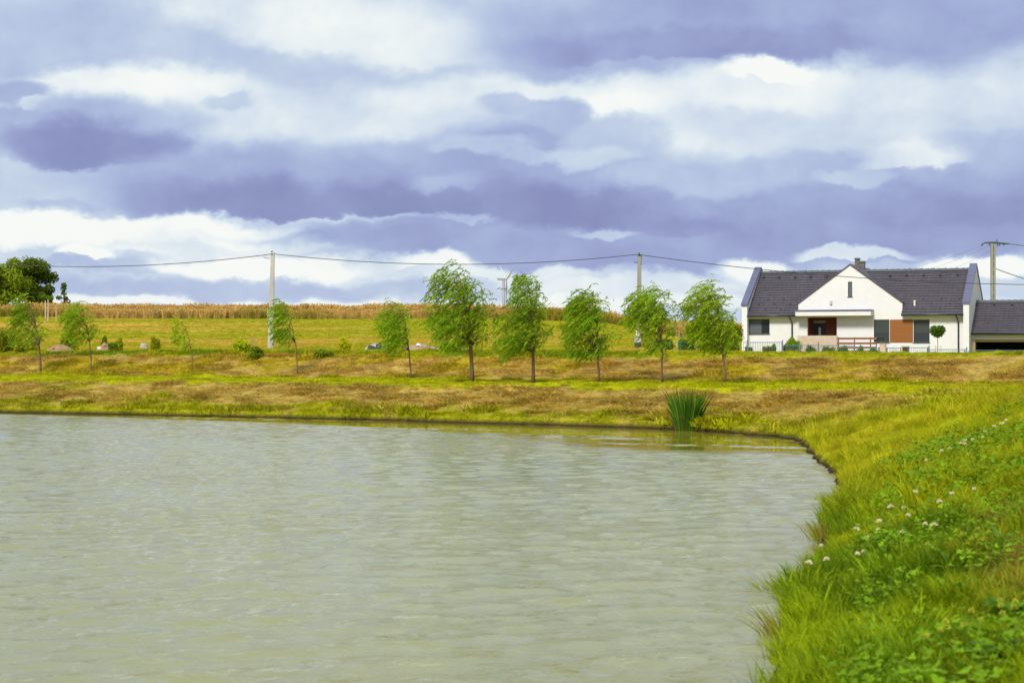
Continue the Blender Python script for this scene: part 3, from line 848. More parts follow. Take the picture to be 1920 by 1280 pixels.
TG = 'young willows planted along the terrace'
TREES = [
    ((76, 699), [(546, 38, 56), (560, 32, 63), (575, 36, 60), (590, 28, 74), (605, 24, 88), (620, 23, 92), (636, 24, 95), (646, 34, 80), (652, 50, 66)], 'young willow with a narrow tip, leftmost of the terrace row', 4200, .055, .0, .85),
    ((171, 700), [(566, 132, 158), (580, 122, 176), (600, 117, 188), (618, 119, 189), (632, 130, 186), (643, 150, 176)], 'slender willow with a round wind blown crown, standing beside the brown earth mound', 3300, .035, .02, 1.0),
    ((361, 699), [(594, 332, 344), (604, 328, 354), (620, 328, 358), (635, 330, 363), (648, 340, 366), (656, 352, 364)], 'thin light green willow sapling, smallest crown of the row, on a bare thin stem', 1300, .024, .05, 1.15),
    ((558, 703), [(563, 520, 536), (575, 512, 541), (590, 510, 552), (605, 511, 558), (620, 512, 559), (634, 518, 557), (646, 530, 546)], 'leaning willow sapling just right of the pale concrete pole with crown blown left', 2600, .030, .0, 1.0),
    ((770, 710), [(558, 733, 750), (574, 727, 757), (590, 713, 769), (605, 714, 777), (620, 714, 785), (635, 718, 789), (648, 726, 786), (662, 736, 752)], 'small willow with a wispy top standing in front of the pale rubble', 3800, .040, .0, .95),
    ((885, 717), [(489, 848, 862), (505, 831, 876), (520, 821, 892), (540, 815, 912), (560, 806, 925), (585, 806, 929), (610, 806, 931), (630, 814, 931), (645, 828, 928), (656, 848, 905)], 'tallest and widest willow of the row, left of the wind turbine', 9500, .085, .0, .90),
    ((1000, 718), [(516, 976, 1000), (530, 972, 1012), (550, 968, 1022), (570, 962, 1030), (590, 938, 1040), (610, 933, 1043), (630, 931, 1036), (650, 934, 1022), (668, 944, 962)], 'willow right of the wind turbine with a dark low branch hanging on its left', 8200, .068, .0, .85),
    ((1122, 718), [(528, 1092, 1124), (545, 1082, 1130), (565, 1075, 1138), (590, 1062, 1146), (610, 1059, 1158), (630, 1063, 1161), (650, 1074, 1156), (668, 1080, 1120)], 'willow with two drooping lower sides, next left of the utility pole with the grey box', 7200, .050, .0, .92),
    ((1243, 717), [(538, 1206, 1222), (550, 1190, 1254), (570, 1180, 1265), (590, 1178, 1270), (610, 1182, 1268), (630, 1195, 1262), (645, 1208, 1252), (656, 1225, 1246)], 'willow with a flat round top partly covering the utility pole with the grey box', 6200, .045, .01, 1.0),
    ((1358, 720), [(526, 1322, 1340), (540, 1305, 1352), (555, 1295, 1362), (575, 1285, 1372), (600, 1290, 1385), (620, 1296, 1388), (640, 1312, 1388), (655, 1332, 1374)], 'pointed willow nearest the white house, rightmost of the row on the terrace', 7200, .048, .03, 1.0),
]
for i, (b, o_, lab, lv, tr, hue, light) in enumerate(TREES):
    blown_tree(b, o_, None, 700 + i, lab, TG, nclump=max(16, int(lv / 110)), leaves=int(lv * .84), trunk_r=tr * .72, leafs=1.18, hue=hue, light=light)

def big_tree(px, top, bot, width, Y, seedv, label, col_=(.07, .15, .02), n=5000, name='broadleaf_tree', nbr=44, leaf=.34, group=None):
    rg = np.random.default_rng(seedv)
    s = Y / F; X = (px - 960) * s; zt = -(top - HY) * s; z0 = gz(X, Y); zb = max(-(bot + 22 - HY) * s, z0 + .4)
    t = thing(name, label, 'tree', (X, Y, z0), 0, group)
    rx = width * s / 2; cz = (zt + zb) / 2; rz_ = (zt - zb) / 2
    mb = MB()
    mb.tube([(0, 0, -.2), (.1, 0, (zb - z0) * .6), (0, 0, cz - z0), (-.1, .1, zt - z0 - rz_ * .3)], [.02 * rx + .14, .12 + .015 * rx, .1, .03], 8)
    C = []
    for i in range(nbr):
        v = rg.normal(0, 1, 3); v /= np.linalg.norm(v); r = rg.uniform(.35, .82)
        r = rg.uniform(.30, .92); p = v * r * np.array([rx, rx, rz_]) * .92 + np.array([0, 0, cz - z0])
        C.append((p, rg.uniform(.20, .36) * (rx + rz_) / 2))
        limb(mb, (0, 0, max(.5, p[2] * .55)), p, .05, .01)
    mb.build('trunk', M_bark, t, smooth=True)
    cs, ds, ns, ls, ws, cc = [], [], [], [], [], []
    for p, rr in C:
        k = n // nbr; b0 = rg.uniform(.7, 1.25)
        v = rg.normal(0, 1, (k, 3)); v /= np.linalg.norm(v, axis=1, keepdims=True)
        q = p + v * rr * (rg.uniform(.3, 1.15, (k, 1)) ** .6) * np.array([1, 1, .8])
        cs.append(q); ds.append(rg.normal(0, 1, (k, 3)) + v * .4); ns.append(v + rg.normal(0, .5, (k, 3)))
        ls.append(rg.uniform(.6, 1.2, k) * leaf); ws.append(rg.uniform(.35, .7, k) * leaf)
        cc.append(np.array(col_)[None, :] * b0 * rg.uniform(.75, 1.3, (k, 1)))
    cs = np.vstack(cs)
    V_ = leaf_arrays(cs, np.vstack(ds), np.vstack(ns), np.concatenate(ls), np.concatenate(ws))
    me = mesh_from('crown', V_, quads_n(len(cs)), [M_leaf], False, {'tint': ('FLOAT_COLOR', np.repeat(np.vstack(cc), 4, 0))})
    link('crown', me, t)
    return t
BG = 'big trees behind the crop field'
big_tree(2, 478, 585, 118, 176, 1, 'large bright green tree at the left edge behind the crop field', (.26, .34, .02), 12000, group=BG)
big_tree(62, 472, 578, 92, 182, 2, 'tall dark green tree with a ragged round crown behind the crop field', (.12, .18, .015), 10500, group=BG)
big_tree(84, 545, 583, 40, 178, 3, 'low mid green tree at the foot of the tall dark tree', (.16, .24, .02), 2500, leaf=.28, group=BG)
big_tree(121, 528, 575, 24, 182, 4, 'small wispy tree standing alone right of the big trees', (.12, .19, .03), 800, nbr=12, leaf=.26, group=BG)
big_tree(-60, 470, 590, 90, 186, 5, 'dark tree just outside the left edge behind the crop field', (.06, .14, .02), 4000, group=BG)

def shrub(px, py_top, py_base, width, Y, seedv, label, col_=(.09, .17, .015), n=500, leaf=.05, name='shrub', group=None, X=None, loc=None, upright=False, z0=None, ball=False):
    rg = np.random.default_rng(seedv)
    s = Y / F; X = (px - 960) * s; zt = -(py_top - HY) * s
    z0 = gz(X, Y) if z0 is None else z0
    zb = min(z0, -(py_base - HY) * s)
    H = max(.15, zt - z0)
    t = thing(name, label, 'shrub', (X, Y, z0 - .02), 0, group)
    mb = MB(); rx = width * s / 2
    cs, ds, ns, ls, ws, cc = [], [], [], [], [], []
    nb = 12
    for i in range(nb):
        a = rg.uniform(0, 6.28); rr = rg.uniform(.2, .85) * rx
        tip = np.array([math.cos(a) * rr, math.sin(a) * rr, H * rg.uniform(.45, .92)])
        limb(mb, (tip[0] * .1, tip[1] * .1, 0), tip, .008 + .004 * H, .003)
        k = n // nb; b0 = rg.uniform(.75, 1.2)
        f = rg.uniform(.15, 1.05, (k, 1))
        vv = rg.normal(0, 1, (k, 3)); vv /= np.linalg.norm(vv, axis=1, keepdims=True)
        lump = 1 + .22 * np.sin(vv[:, :1] * 5 + seedv) + .15 * np.sin(vv[:, 2:] * 7 + 2 * seedv)
        q = vv * (f / 1.05) ** .4 * lump * np.array([rx * .85, rx * .85, (min(H * .5, rx * 1.1) if ball else H * .5)]) + np.array([0, 0, (H - min(H * .5, rx * 1.1)) if ball else H * .5])
        q[:, 2] = np.clip(q[:, 2], .02, H * 1.15)
        cs.append(q); ds.append(rg.normal(0, .7, (k, 3)) + np.array([0, 0, .9 if upright else .3])); ns.append(rg.normal(0, 1, (k, 3)) + np.array([0, 0, .4]))
        ls.append(rg.uniform(.8, 1.5, k) * leaf); ws.append(rg.uniform(.35, .6, k) * leaf)
        q += rg.normal(0, .12, (k, 3)) * np.array([rx, rx, min(rx, H * .5)])
        cc.append((np.array(col_) * np.array((1.45, 1.1, .6)))[None, :] * b0 * rg.uniform(.6, 1.4, (k, 1)))
    mb.build('stems', M_bark, t)
    cs = np.vstack(cs)
    V_ = leaf_arrays(cs, np.vstack(ds), np.vstack(ns), np.concatenate(ls), np.concatenate(ws))
    me = mesh_from('foliage', V_, quads_n(len(cs)), [M_leaf], False, {'tint': ('FLOAT_COLOR', np.repeat(np.vstack(cc), 4, 0))})
    link('foliage', me, t)
    return t

WG = 'bushes and weeds on the meadow edge'
for i, (px, a, b, w_, Y, c_, lab) in enumerate([
    (452, 636, 684, 38, 63, (.22, .33, .02), 'pale yellow green sapling bush in front of the orange topped stake'),
    (645, 634, 662, 22, 72, (.25, .34, .02), 'pale feathery bush left of the dark and white rubble heap'),
    (291, 634, 648, 17, 78, (.16, .22, .02), 'round olive bush beside the grey boulder'),
    (212, 641, 650, 17, 74, (.10, .18, .02), 'dark green low bush right of the white stone'),
    (224, 634, 648, 13, 78, (.17, .24, .02), 'yellow green bush behind the white stone'),
    (196, 633, 640, 14, 84, (.09, .18, .02), 'small dark bush at the right foot of the round crowned willow'),
    (128, 626, 642, 36, 80, (.13, .22, .02), 'spreading weeds between the two leftmost willows'),
    (8, 618, 668, 50, 72, (.12, .17, .02), 'tall rough weeds at the left edge of the bank'),
    (48, 640, 668, 44, 71, (.16, .22, .025), 'mixed weeds beneath the leftmost willow'),
    (845, 640, 664, 46, 60, (.14, .25, .015), 'fresh green weeds left of the tallest willow trunk'),
    (700, 655, 666, 34, 60, (.16, .26, .015), 'low green weeds below the dark and white rubble heap'),
    (1108, 640, 658, 26, 75, (.32, .24, .09), 'dry reddish weeds behind the willow with drooping sides'),
    (480, 650, 668, 30, 60, (.11, .19, .02), 'low dark weeds at the bank edge left of the concrete pole'),
    (604, 655, 668, 40, 59, (.11, .20, .02), 'low dark weeds at the bank edge right of the leaning sapling')]):
    shrub(px, a, b, w_, Y, 40 + i, lab, tuple(v * 1.5 for v in c_), n=2200, leaf=.085 * Y / 60, group=WG)

# ------------------------------------------------------------------ the house
TH = math.atan(1295 / F); cT, sT = math.cos(TH), math.sin(TH)
OX, OY = (1610 - 960) / F * 115, 115.0
ZG = -.95
def hu(px, v):
    a = (px - 960) / F
    return (a * (OY + v * cT) - OX - v * sT) / (cT + a * sT)
def hz(py, px, v):
    u = hu(px, v); Y = OY - u * sT + v * cT
    return -(py - HY) / F * Y - ZG
def hp(px, py, v):
    return hu(px, v), hz(py, px, v)
house = thing('house', 'white single storey house with dark tiled roof and central gable behind the pond', 'house', (OX, OY, ZG), -TH)

uL = hu(1391, -.5); uR = hu(1817, -.5); WT = .36
zE = hz(590, 1600, -.45)           # eave height
zR = hz(509, 1615, 3.4)            # ridge height
vE, vR, vB = -.45, 3.4, 7.25
gl = [hp(1497, 570, 0), hp(1594, 497, 0), hp(1692, 568, 0)]
gl[0] = (gl[0][0], gl[2][1])
zW = zE - .04

def wall_sheet(name, u0, u1, z0, z1, v, holes, mat, parent, depth=.22):
    us = sorted({u0, u1, *[h[0] for h in holes], *[h[1] for h in holes]})
    zs = sorted({z0, z1, *[h[2] for h in holes], *[h[3] for h in holes]})
    mb = MB()
    for i in range(len(us) - 1):
        for j in range(len(zs) - 1):
            cu = (us[i] + us[i + 1]) / 2; cz = (zs[j] + zs[j + 1]) / 2
            if any(h[0] < cu < h[1] and h[2] < cz < h[3] for h in holes): continue
            mb.add([(us[i], v, zs[j]), (us[i + 1], v, zs[j]), (us[i + 1], v, zs[j + 1]), (us[i], v, zs[j + 1])], [(0, 1, 2, 3)])
    for a, b, c, d in holes:
        w = v + depth
        mb.add([(a, v, c), (b, v, c), (b, v, d), (a, v, d), (a, w, c), (b, w, c), (b, w, d), (a, w, d)],
               [(0, 1, 5, 4), (1, 2, 6, 5), (2, 3, 7, 6), (3, 0, 4, 7)])
    return mb.build(name, mat, parent)

win1 = (hu(1399, 0), hu(1443, 0), hz(626, 1420, 0), hz(598, 1420, 0))
entr = (hu(1514, 0), hu(1569, 0), .05, hz(595, 1540, 0))
win2 = (hu(1638.5, 0), hu(1667.5, 0), hz(642, 1650, 0), hz(599, 1650, 0))
win3 = (hu(1713, 0), hu(1743, 0), hz(642, 1730, 0), hz(599, 1730, 0))
gwin = (hu(1590, 0), hu(1598, 0), hz(556, 1594, 0), hz(528, 1594, 0))
uA = uL + WT; uB = uR - WT
wall_sheet('front_wall', uA, uB, 0, zW, 0, [win1, entr, win2, win3], M_stucco, house)
mb = MB()
mb.add([(uA, 0, 0), (uA, vB - .45, 0), (uA, vB - .45, zW), (uA, 0, zW)], [(0, 1, 2, 3)])
mb.add([(uA, vB - .45, 0), (uB, vB - .45, 0), (uB, vB - .45, zW), (uA, vB - .45, zW)], [(0, 1, 2, 3)])
mb.build('rear_wall', M_stucco, house)
# gable wall as flat pieces round its window
g0, g1, g2 = gl
def guL(z): return g0[0] + (g1[0] - g0[0]) * (z - g0[1]) / (g1[1] - g0[1]) if z > g0[1] else g0[0]
def guR(z): return g2[0] + (g1[0] - g2[0]) * (z - g2[1]) / (g1[1] - g2[1]) if z > g2[1] else g2[0]
mb = MB()
def gpoly(p): mb.add([(a, 0, b) for a, b in p], [tuple(range(len(p)))])
gpoly([(g0[0], zW), (g2[0], zW), (g2[0], g2[1]), (g0[0], g0[1])])
za, zb_ = gwin[2], gwin[3]
gpoly([(guL(g0[1]), g0[1]), (guR(g0[1]), g0[1]), (guR(za), za), (guL(za), za)])
gpoly([(guL(za), za), (gwin[0], za), (gwin[0], zb_), (guL(zb_), zb_)])
gpoly([(gwin[1], za), (guR(za), za), (guR(zb_), zb_), (gwin[1], zb_)])
gpoly([(guL(zb_), zb_), (guR(zb_), zb_), (g1[0], g1[1])])
a, b, c, d = gwin
mb.add([(a, 0, c), (b, 0, c), (b, 0, d), (a, 0, d), (a, .2, c), (b, .2, c), (b, .2, d), (a, .2, d)], [(0, 1, 5, 4), (1, 2, 6, 5), (2, 3, 7, 6), (3, 0, 4, 7)])
# cheeks of the cross wing
mb.add([(g2[0], 0, zW), (g2[0], vR, zW), (g2[0], vR, g2[1]), (g2[0], 0, g2[1])], [(0, 1, 2, 3)])
mb.add([(g0[0], 0, zW), (g0[0], vR, zW), (g0[0], vR, g0[1]), (g0[0], 0, g0[1])], [(0, 1, 2, 3)])
mb.build('gable_wall', M_stucco, house)
# gable roof slopes
for nm, e in (('gable_roof_slope', g0), ('gable_roof_slope', g2)):
    th = .07
    sgn = -1 if e is g0 else 1
    mb = MB()
    ex, ez = e; ax, az_ = g1
    ext = .0
    mb.add([(ax, -.05, az_), (ax, vB, az_), (ex, vB, ez), (ex, -.05, ez), (ax, -.05, az_ + th * 1.25), (ax, vB, az_ + th * 1.25), (ex + sgn * .05, vB, ez + th), (ex + sgn * .05, -.05, ez + th)],
           [(0, 1, 2, 3), (4, 5, 6, 7), (0, 3, 7, 4), (1, 2, 6, 5), (2, 3, 7, 6)])
    mb.build(nm, M_tile, house)

# side walls with raised parapets and metal coping
def parapet(u0, u1, label):
    zf = hz(572, 1393, -.5); zt = zR + .30
    prof = [(-.5, 0), (-.5, zf), (vR, zt), (vB + .05, zf), (vB + .05, 0)]
    mb = MB(); n = len(prof)
    vs = [(u0, p[0], p[1]) for p in prof] + [(u1, p[0], p[1]) for p in prof]
    fs = [tuple(range(n)), tuple(range(2 * n - 1, n - 1, -1))] + [((i + 1) % n, i, i + n, (i + 1) % n + n) for i in range(n)]
    mb.add(vs, fs); mb.build('side_wall', M_stucco, house, label=label)
    for side in (0, 1):
        for k in range(3):
            q0, q1 = k / 3, (k + 1) / 3 - .006
            a_ = (-.56, zf - .03) if side == 0 else (vB + .11, zf - .03)
            b_ = (vR, zt)
            va, za_ = a_[0] + (b_[0] - a_[0]) * q0, a_[1] + (b_[1] - a_[1]) * q0
            vb, zb2 = a_[0] + (b_[0] - a_[0]) * q1, a_[1] + (b_[1] - a_[1]) * q1
            m2 = MB(); e0, e1 = u0 - .05, u1 + .05; h = .12 + .012 * k
            m2.add([(e0, va, za_ - .04), (e1, va, za_ - .04), (e1, vb, zb2 - .04), (e0, vb, zb2 - .04), (e0, va, za_ + h), (e1, va, za_ + h), (e1, vb, zb2 + h), (e0, vb, zb2 + h)],
                   [(0, 3, 2, 1), (4, 5, 6, 7), (0, 1, 5, 4), (1, 2, 6, 5), (2, 3, 7, 6), (3, 0, 4, 7)])
            m2.build('coping_panel', M_coping, house)
parapet(uL, uL + WT, 'left side wall with raised parapet')
parapet(uR - WT, uR, 'right side wall with raised parapet')

# tiled slopes: one object per course
def tile_course(u0, u1, v0, z0, v1, z1, parent, seedv, name='tile_row'):
    rg = random.Random(seedv)
    n = max(1, int(round((u1 - u0) / .30))); w = (u1 - u0) / n
    mb = MB()
    L_ = math.hypot(v1 - v0, z1 - z0); nv, nz = -(z1 - z0) / L_, (v1 - v0) / L_
    for i in range(n):
        a = u0 + i * w + .004; b = u0 + (i + 1) * w - .004
        h = .055 + rg.uniform(-.006, .006); h2 = .012
        o0 = rg.uniform(-.006, .006)
        va, za_ = v0 - (v1 - v0) / L_ * (.05 + o0), z0 - (z1 - z0) / L_ * (.05 + o0)
        mb.add([(a, va + nv * .018, za_ + nz * .018), (b, va + nv * .018, za_ + nz * .018), (b, va + nv * h, za_ + nz * h), (a, va + nv * h, za_ + nz * h),
                (a, v1 + nv * h2, z1 + nz * h2), (b, v1 + nv * h2, z1 + nz * h2)],
               [(0, 1, 2, 3), (3, 2, 5, 4), (0, 3, 4), (1, 5, 2)])
    return mb.build(name, M_tile, parent)
NR = 17
# solid slopes beneath the tiles
def slab(u0, u1, v0, z0, v1, z1, parent, name='roof_deck', th=.12, mat=None):
    mb = MB()
    mb.add([(u0, v0, z0), (u1, v0, z0), (u1, v1, z1), (u0, v1, z1), (u0, v0, z0 - th), (u1, v0, z0 - th), (u1, v1, z1 - th), (u0, v1, z1 - th)],
           [(0, 1, 2, 3), (4, 7, 6, 5), (0, 4, 5, 1), (1, 5, 6, 2), (2, 6, 7, 3), (3, 7, 4, 0)])
    return mb.build(name, mat or M_tile, parent)
def clipped_deck(uEdge, gfun, left):
    mb = MB(); n = 24; vs = []
    for i in range(n + 1):
        q = i / n; v = vE + (vR - vE) * q; z = zE + (zR - zE) * q
        vs += [(uEdge, v, z), (gfun(z), v, z)]
    fs = [(2 * i, 2 * i + 1, 2 * i + 3, 2 * i + 2) if left else (2 * i + 1, 2 * i, 2 * i + 2, 2 * i + 3) for i in range(n)]
    mb.add(vs, fs); mb.build('roof_deck', M_tile, house)
clipped_deck(uA, guL, True); clipped_deck(uB, guR, False)
slab(uA, uB, vR, zR, vB, zE, house)
for k in range(NR):
    q0, q1 = k / NR, (k + 1) / NR
    v0, z0 = vE + (vR - vE) * q0, zE + (zR - zE) * q0
    v1, z1 = vE + (vR - vE) * q1, zE + (zR - zE) * q1
    zm = (z0 + z1) / 2
    tile_course(uA, min(guL(zm), uB), v0, z0, v1, z1, house, k)
    tile_course(guR(zm), uB, v0, z0, v1, z1, house, 50 + k)
# ridge tiles
for a, b in ((uA, guL(zR)), (guR(zR), uB)):
    mb = MB(); n = int((b - a) / .38)
    for i in range(n):
        u0 = a + (b - a) * i / n; u1 = a + (b - a) * (i + 1) / n - .01
        e = .01 * (i % 2)
        mb.add([(u0, vR - .15, zR - .02), (u1, vR - .15, zR - .02), (u1, vR, zR + .15 + e), (u0, vR, zR + .11 + e), (u1, vR + .15, zR - .02), (u0, vR + .15, zR - .02)],
               [(0, 1, 2, 3), (3, 2, 4, 5), (0, 3, 5), (1, 4, 2)])
    mb.build('ridge_tiles', M_ridge, house)
# ridge vents and snow stops
def on_roof(px, py):
    # intersect the sight line with the front slope
    lo, hi = vE, vR
    for _ in range(40):
        mid = (lo + hi) / 2
        zr = zE + (zR - zE) * (mid - vE) / (vR - vE)
        if hz(py, px, mid) > zr: lo = mid
        else: hi = mid
    return hu(px, lo), lo, zE + (zR - zE) * (lo - vE) / (vR - vE)
for px, py in [(1432, 522), (1461, 522), (1491, 522), (1520, 521), (1550, 521), (1669, 519), (1700, 518), (1732, 518), (1763, 518), (1796, 517)]:
    u, v, z = on_roof(px, py)
    MB().box(u - .07, u + .07, v - .12, v + .05, z + .03, z + .16).build('roof_vent', M_frame, house, bevel=.015)
for px, py in [(1411, 564), (1440, 564), (1470, 563), (1423, 573), (1452, 572), (1482, 572), (1405, 582), (1435, 582), (1464, 582),
               (1798, 562), (1765, 562), (1732, 563), (1748, 571), (1781, 571), (1716, 571), (1731, 580), (1763, 580), (1793, 579)]:
    u, v, z = on_roof(px, py)
    MB().box(u - .03, u + .03, v - .05, v + .05, z + .04, z + .13).build('snow_stop', M_frame, house)
u, v, z = on_roof(1715, 574)
MB().tube([(u, v, z), (u, v - .02, z + .32)], .06, 8).tube([(u, v - .02, z + .32), (u, v - .02, z + .38)], .09, 8).build('vent_pipe', M_white, house, smooth=False)
# gutters, fascia, downpipes
for a, b in ((uA, hu(1490, vE)), (g2[0], uB + .02)):
    mb = MB()
    mb.tube([(a, vE - .06, zE - .03), (b, vE - .06, zE - .03)], .065, 10)
    mb.build('gutter', M_gutter, house, smooth=True)
    MB().box(a, b, vE + .02, -.003, zE - .12, zE - .07).build('soffit', M_stucco, house)
for px in (1485, 1797):
    u = hu(px, -.1)
    MB().tube([(u - .12, vE - .04, zE - .08), (u - .06, vE + .1, zE - .25), (u, -.09, zE - .5), (u, -.09, 0)], .05, 8).build('downpipe', M_gutter, house, smooth=True)

# windows
def window(parent, u0, u1, z0, z1, v, mull=(), name='window', blind=None, fw=.055, label=None, bmat=None):
    mb = MB()
    y0, y1 = v + .06, v + .14
    mb.box(u0, u0 + fw, y0, y1, z0, z1).box(u1 - fw, u1, y0, y1, z0, z1).box(u0 + fw, u1 - fw, y0, y1, z0, z0 + fw).box(u0 + fw, u1 - fw, y0, y1, z1 - fw, z1)
    for q in mull:
        mb.box(u0 + (u1 - u0) * q - fw / 2, u0 + (u1 - u0) * q + fw / 2, y0, y1, z0 + fw, z1 - fw)
    fr = mb.build(name, M_frame, parent, label=label)
    ed = [0, *mull, 1]
    for i in range(len(ed) - 1):
        a = u0 + (u1 - u0) * ed[i] + fw * (1 if i == 0 else .5); b = u0 + (u1 - u0) * ed[i + 1] - fw * (1 if i == len(ed) - 2 else .5)
        MB().box(a, b, y0 + .03, y0 + .045, z0 + fw, z1 - fw).build('pane', M_glass, fr)
        if blind and i in blind:
            m2 = MB(); nsl = 14; zz0 = z0 + fw + (z1 - z0) * blind[i]
            for k in range(nsl):
                za_ = zz0 + (z1 - fw - zz0) * k / nsl; zb2 = zz0 + (z1 - fw - zz0) * (k + 1) / nsl - .012
                m2.box(a, b, y0 + .004, y0 + .028, za_, zb2)
            m2.build('roller_blind', bmat or M_blind, fr)
    MB().box(u0 - .04, u1 + .04, v - .05, v + .06, z0 - .04, z0 - .003).build('sill', M_frame, fr)
    return fr
window(house, *win1[:2], *win1[2:], 0, (.12, .66), blind={1: .0}, label='wide window with a lowered blind at the left corner')
window(house, *win2[:2], *win2[2:], 0, (), blind={0: .38}, bmat=M_blind2)
window(house, *win3[:2], *win3[2:], 0, (), blind={0: .38}, bmat=M_blind2)
window(house, *gwin[:2], *gwin[2:], 0, (), fw=.04, label='tall narrow attic window in the gable', blind={0: .0})
# wood panel between the two right windows, in boards
pu0, pu1 = hu(1668.5, 0), hu(1712, 0)
nb = 6
for k in range(nb):
    a = pu0 + (pu1 - pu0) * k / nb + .0015; b = pu0 + (pu1 - pu0) * (k + 1) / nb - .0015
    MB().box(a, b, -.035, .0, win2[2] + .005, win2[3] - .005).build('cladding_board', M_wood, house)
# entrance recess
mb = MB()
e0, e1, ez0, ez1 = entr; dpt = 1.5; w = .22
mb.add([(e0, w, ez0), (e0, dpt, ez0), (e0, dpt, ez1), (e0, w, ez1)], [(0, 1, 2, 3)])
mb.add([(e1, w, ez0), (e1, dpt, ez0), (e1, dpt, ez1), (e1, w, ez1)], [(3, 2, 1, 0)])
mb.add([(e0, dpt, ez0), (e1, dpt, ez0), (e1, dpt, ez1), (e0, dpt, ez1)], [(0, 1, 2, 3)])
mb.add([(e0, w, ez1), (e1, w, ez1), (e1, dpt, ez1), (e0, dpt, ez1)], [(0, 1, 2, 3)])
mb.add([(e0, w, ez0), (e1, w, ez0), (e1, dpt, ez0), (e0, dpt, ez0)], [(3, 2, 1, 0)])
mb.build('entrance_recess', M_brownwall, house)
d0, d1 = hu(1526, dpt), hu(1548, dpt); dz1 = hz(606, 1537, dpt); dz2 = hz(600.5, 1537, dpt)
door = MB().box(d0, d1, dpt - .06, dpt - .003, ez0 + .01, dz1).build('door', M_frame, house)
MB().box(d0 + (d1 - d0) * .42, d0 + (d1 - d0) * .62, dpt - .075, dpt - .062, ez0 + .35, dz1 - .28).build('door_light', M_white, door)
MB().tube([(d1 - .12, dpt - .1, ez0 + .8), (d1 - .12, dpt - .1, ez0 + 1.3)], .015, 6).build('handle', M_grey, door)
MB().box(d0, d1, dpt - .06, dpt - .003, dz1 + .01, dz2).build('transom', M_grey, house)
# canopy
c0, c1 = hu(1491, -.9), hu(1633, -.9); cz0, cz1 = hz(592, 1560, -.9), hz(583, 1560, -.9)
can = MB().box(c0, c1, -.9, -.004, cz0, cz1).build('canopy', M_stucco, house, bevel=.02)
MB().box(c0 - .04, c1 + .04, -.95, -.004, cz1 + .002, cz1 + .09).build('canopy_flashing', M_coping, can)
# terrace wall (beige stone slabs) and steps landing
s0, s1 = hu(1495, -1.3), hu(1569, -1.3); sz = hz(629, 1530, -1.3)
MB().box(s0, s1, -1.3, -1.05, 0, sz).build('terrace_wall', M_stone, house, bevel=.01)
MB().box(s0, hu(1645, -1.3), -1.04, -.004, 0, sz - .95).build('terrace_floor', M_stone, house)
# wall lamp
u, z = hp(1558, 567, -.1)
l = MB().box(u - .07, u + .07, -.12, -.003, z - .12, z + .12).build('wall_lamp', M_grey, house, bevel=.02)
# slatted timber railing right of the terrace
ra, rb = hu(1570, -1.3), hu(1644, -1.3)
rail = thing('timber_railing', 'reddish brown slatted timber railing right of the house entrance', 'railing', (OX, OY, ZG), -TH)
for py in (634.5, 643.5, 651.5, 659.5):
    z = hz(py, 1600, -1.3)
    MB().box(ra, rb, -1.36, -1.31, z - .07, z + .07).build('slat', M_woodred, rail, bevel=.006)
for px in (1572, 1602, 1632, 1643):
    u = hu(px, -1.3)
    MB().box(u - .03, u + .03, -1.305, -1.25, 0, hz(632, 1600, -1.3)).build('post', M_frame, rail)
# chimneys
for px0, px1, pt, vv in ((1603, 1611, 486, 4.4), (1611.5, 1621, 492, 3.9)):
    a, b = hu(px0, vv), hu(px1, vv); zt = hz(pt, px0, vv)
    ch = MB().box(a, b, vv, vv + (b - a), zR - .6, zt).build('chimney', M_chim, house, bevel=.01)
    MB().box(a - .06, b + .06, vv - .06, vv + (b - a) + .06, zt + .002, zt + .06).box(a + .02, b - .02, vv + .02, vv + (b - a) - .02, zt + .06, zt + .10).build('chimney_cap', M_cap, ch)

# ------------------------------------------------------------------ garage
GV0 = .9
garage = thing('garage', 'low garage with dark tiled roof and wide black opening at the right edge', 'garage', (OX, OY, ZG), -TH)
ga = hu(1829, GV0 + .2); gaw = hu(1820, GV0)
gbx = gaw + 8.5
gE = hz(624, 1860, GV0 - .4); gvE = GV0 - .4; gvR = gvE + 2.9; gR = hz(566, 1860, gvR)
gl0 = hu(1815.5, gvE)
slab(gl0, gbx, gvE, gE, gvR, gR, garage); slab(gl0, gbx, gvR, gR, 2 * gvR - gvE, gE, garage)
NG = 13
for k in range(NG):
    q0, q1 = k / NG, (k + 1) / NG
    tile_course(gl0, gbx, gvE + (gvR - gvE) * q0, gE + (gR - gE) * q0, gvE + (gvR - gvE) * q1, gE + (gR - gE) * q1, garage, 90 + k)
mb = MB(); n = int((gbx - gl0) / .38)
for i in range(n):
    u0 = gl0 + (gbx - gl0) * i / n; u1 = gl0 + (gbx - gl0) * (i + 1) / n - .01
    mb.add([(u0, gvR - .15, gR - .02), (u1, gvR - .15, gR - .02), (u1, gvR, gR + .15), (u0, gvR, gR + .12), (u1, gvR + .15, gR - .02), (u0, gvR + .15, gR - .02)],
           [(0, 1, 2, 3), (3, 2, 4, 5), (0, 3, 5), (1, 4, 2)])
mb.build('ridge_tiles', M_ridge, garage)
MB().tube([(gl0, gvE - .06, gE - .03), (gbx, gvE - .06, gE - .03)], .065, 10).build('gutter', M_gutter, garage, smooth=True)
zl = hz(636.5, 1860, GV0); zo = hz(641, 1860, GV0 + .25)
MB().box(gaw, gbx, GV0, GV0 + .2, zl, gE - .1).build('lintel', M_stucco, garage)
MB().box(gaw, ga, GV0 + .03, GV0 + .5, 0, zl - .003).build('pillar', M_tan, garage)
MB().box(ga, gbx, GV0 + .25, GV0 + .45, zo, zl - .003).build('door_header', M_tan, garage)
mb = MB()
yb = GV0 + 5.0
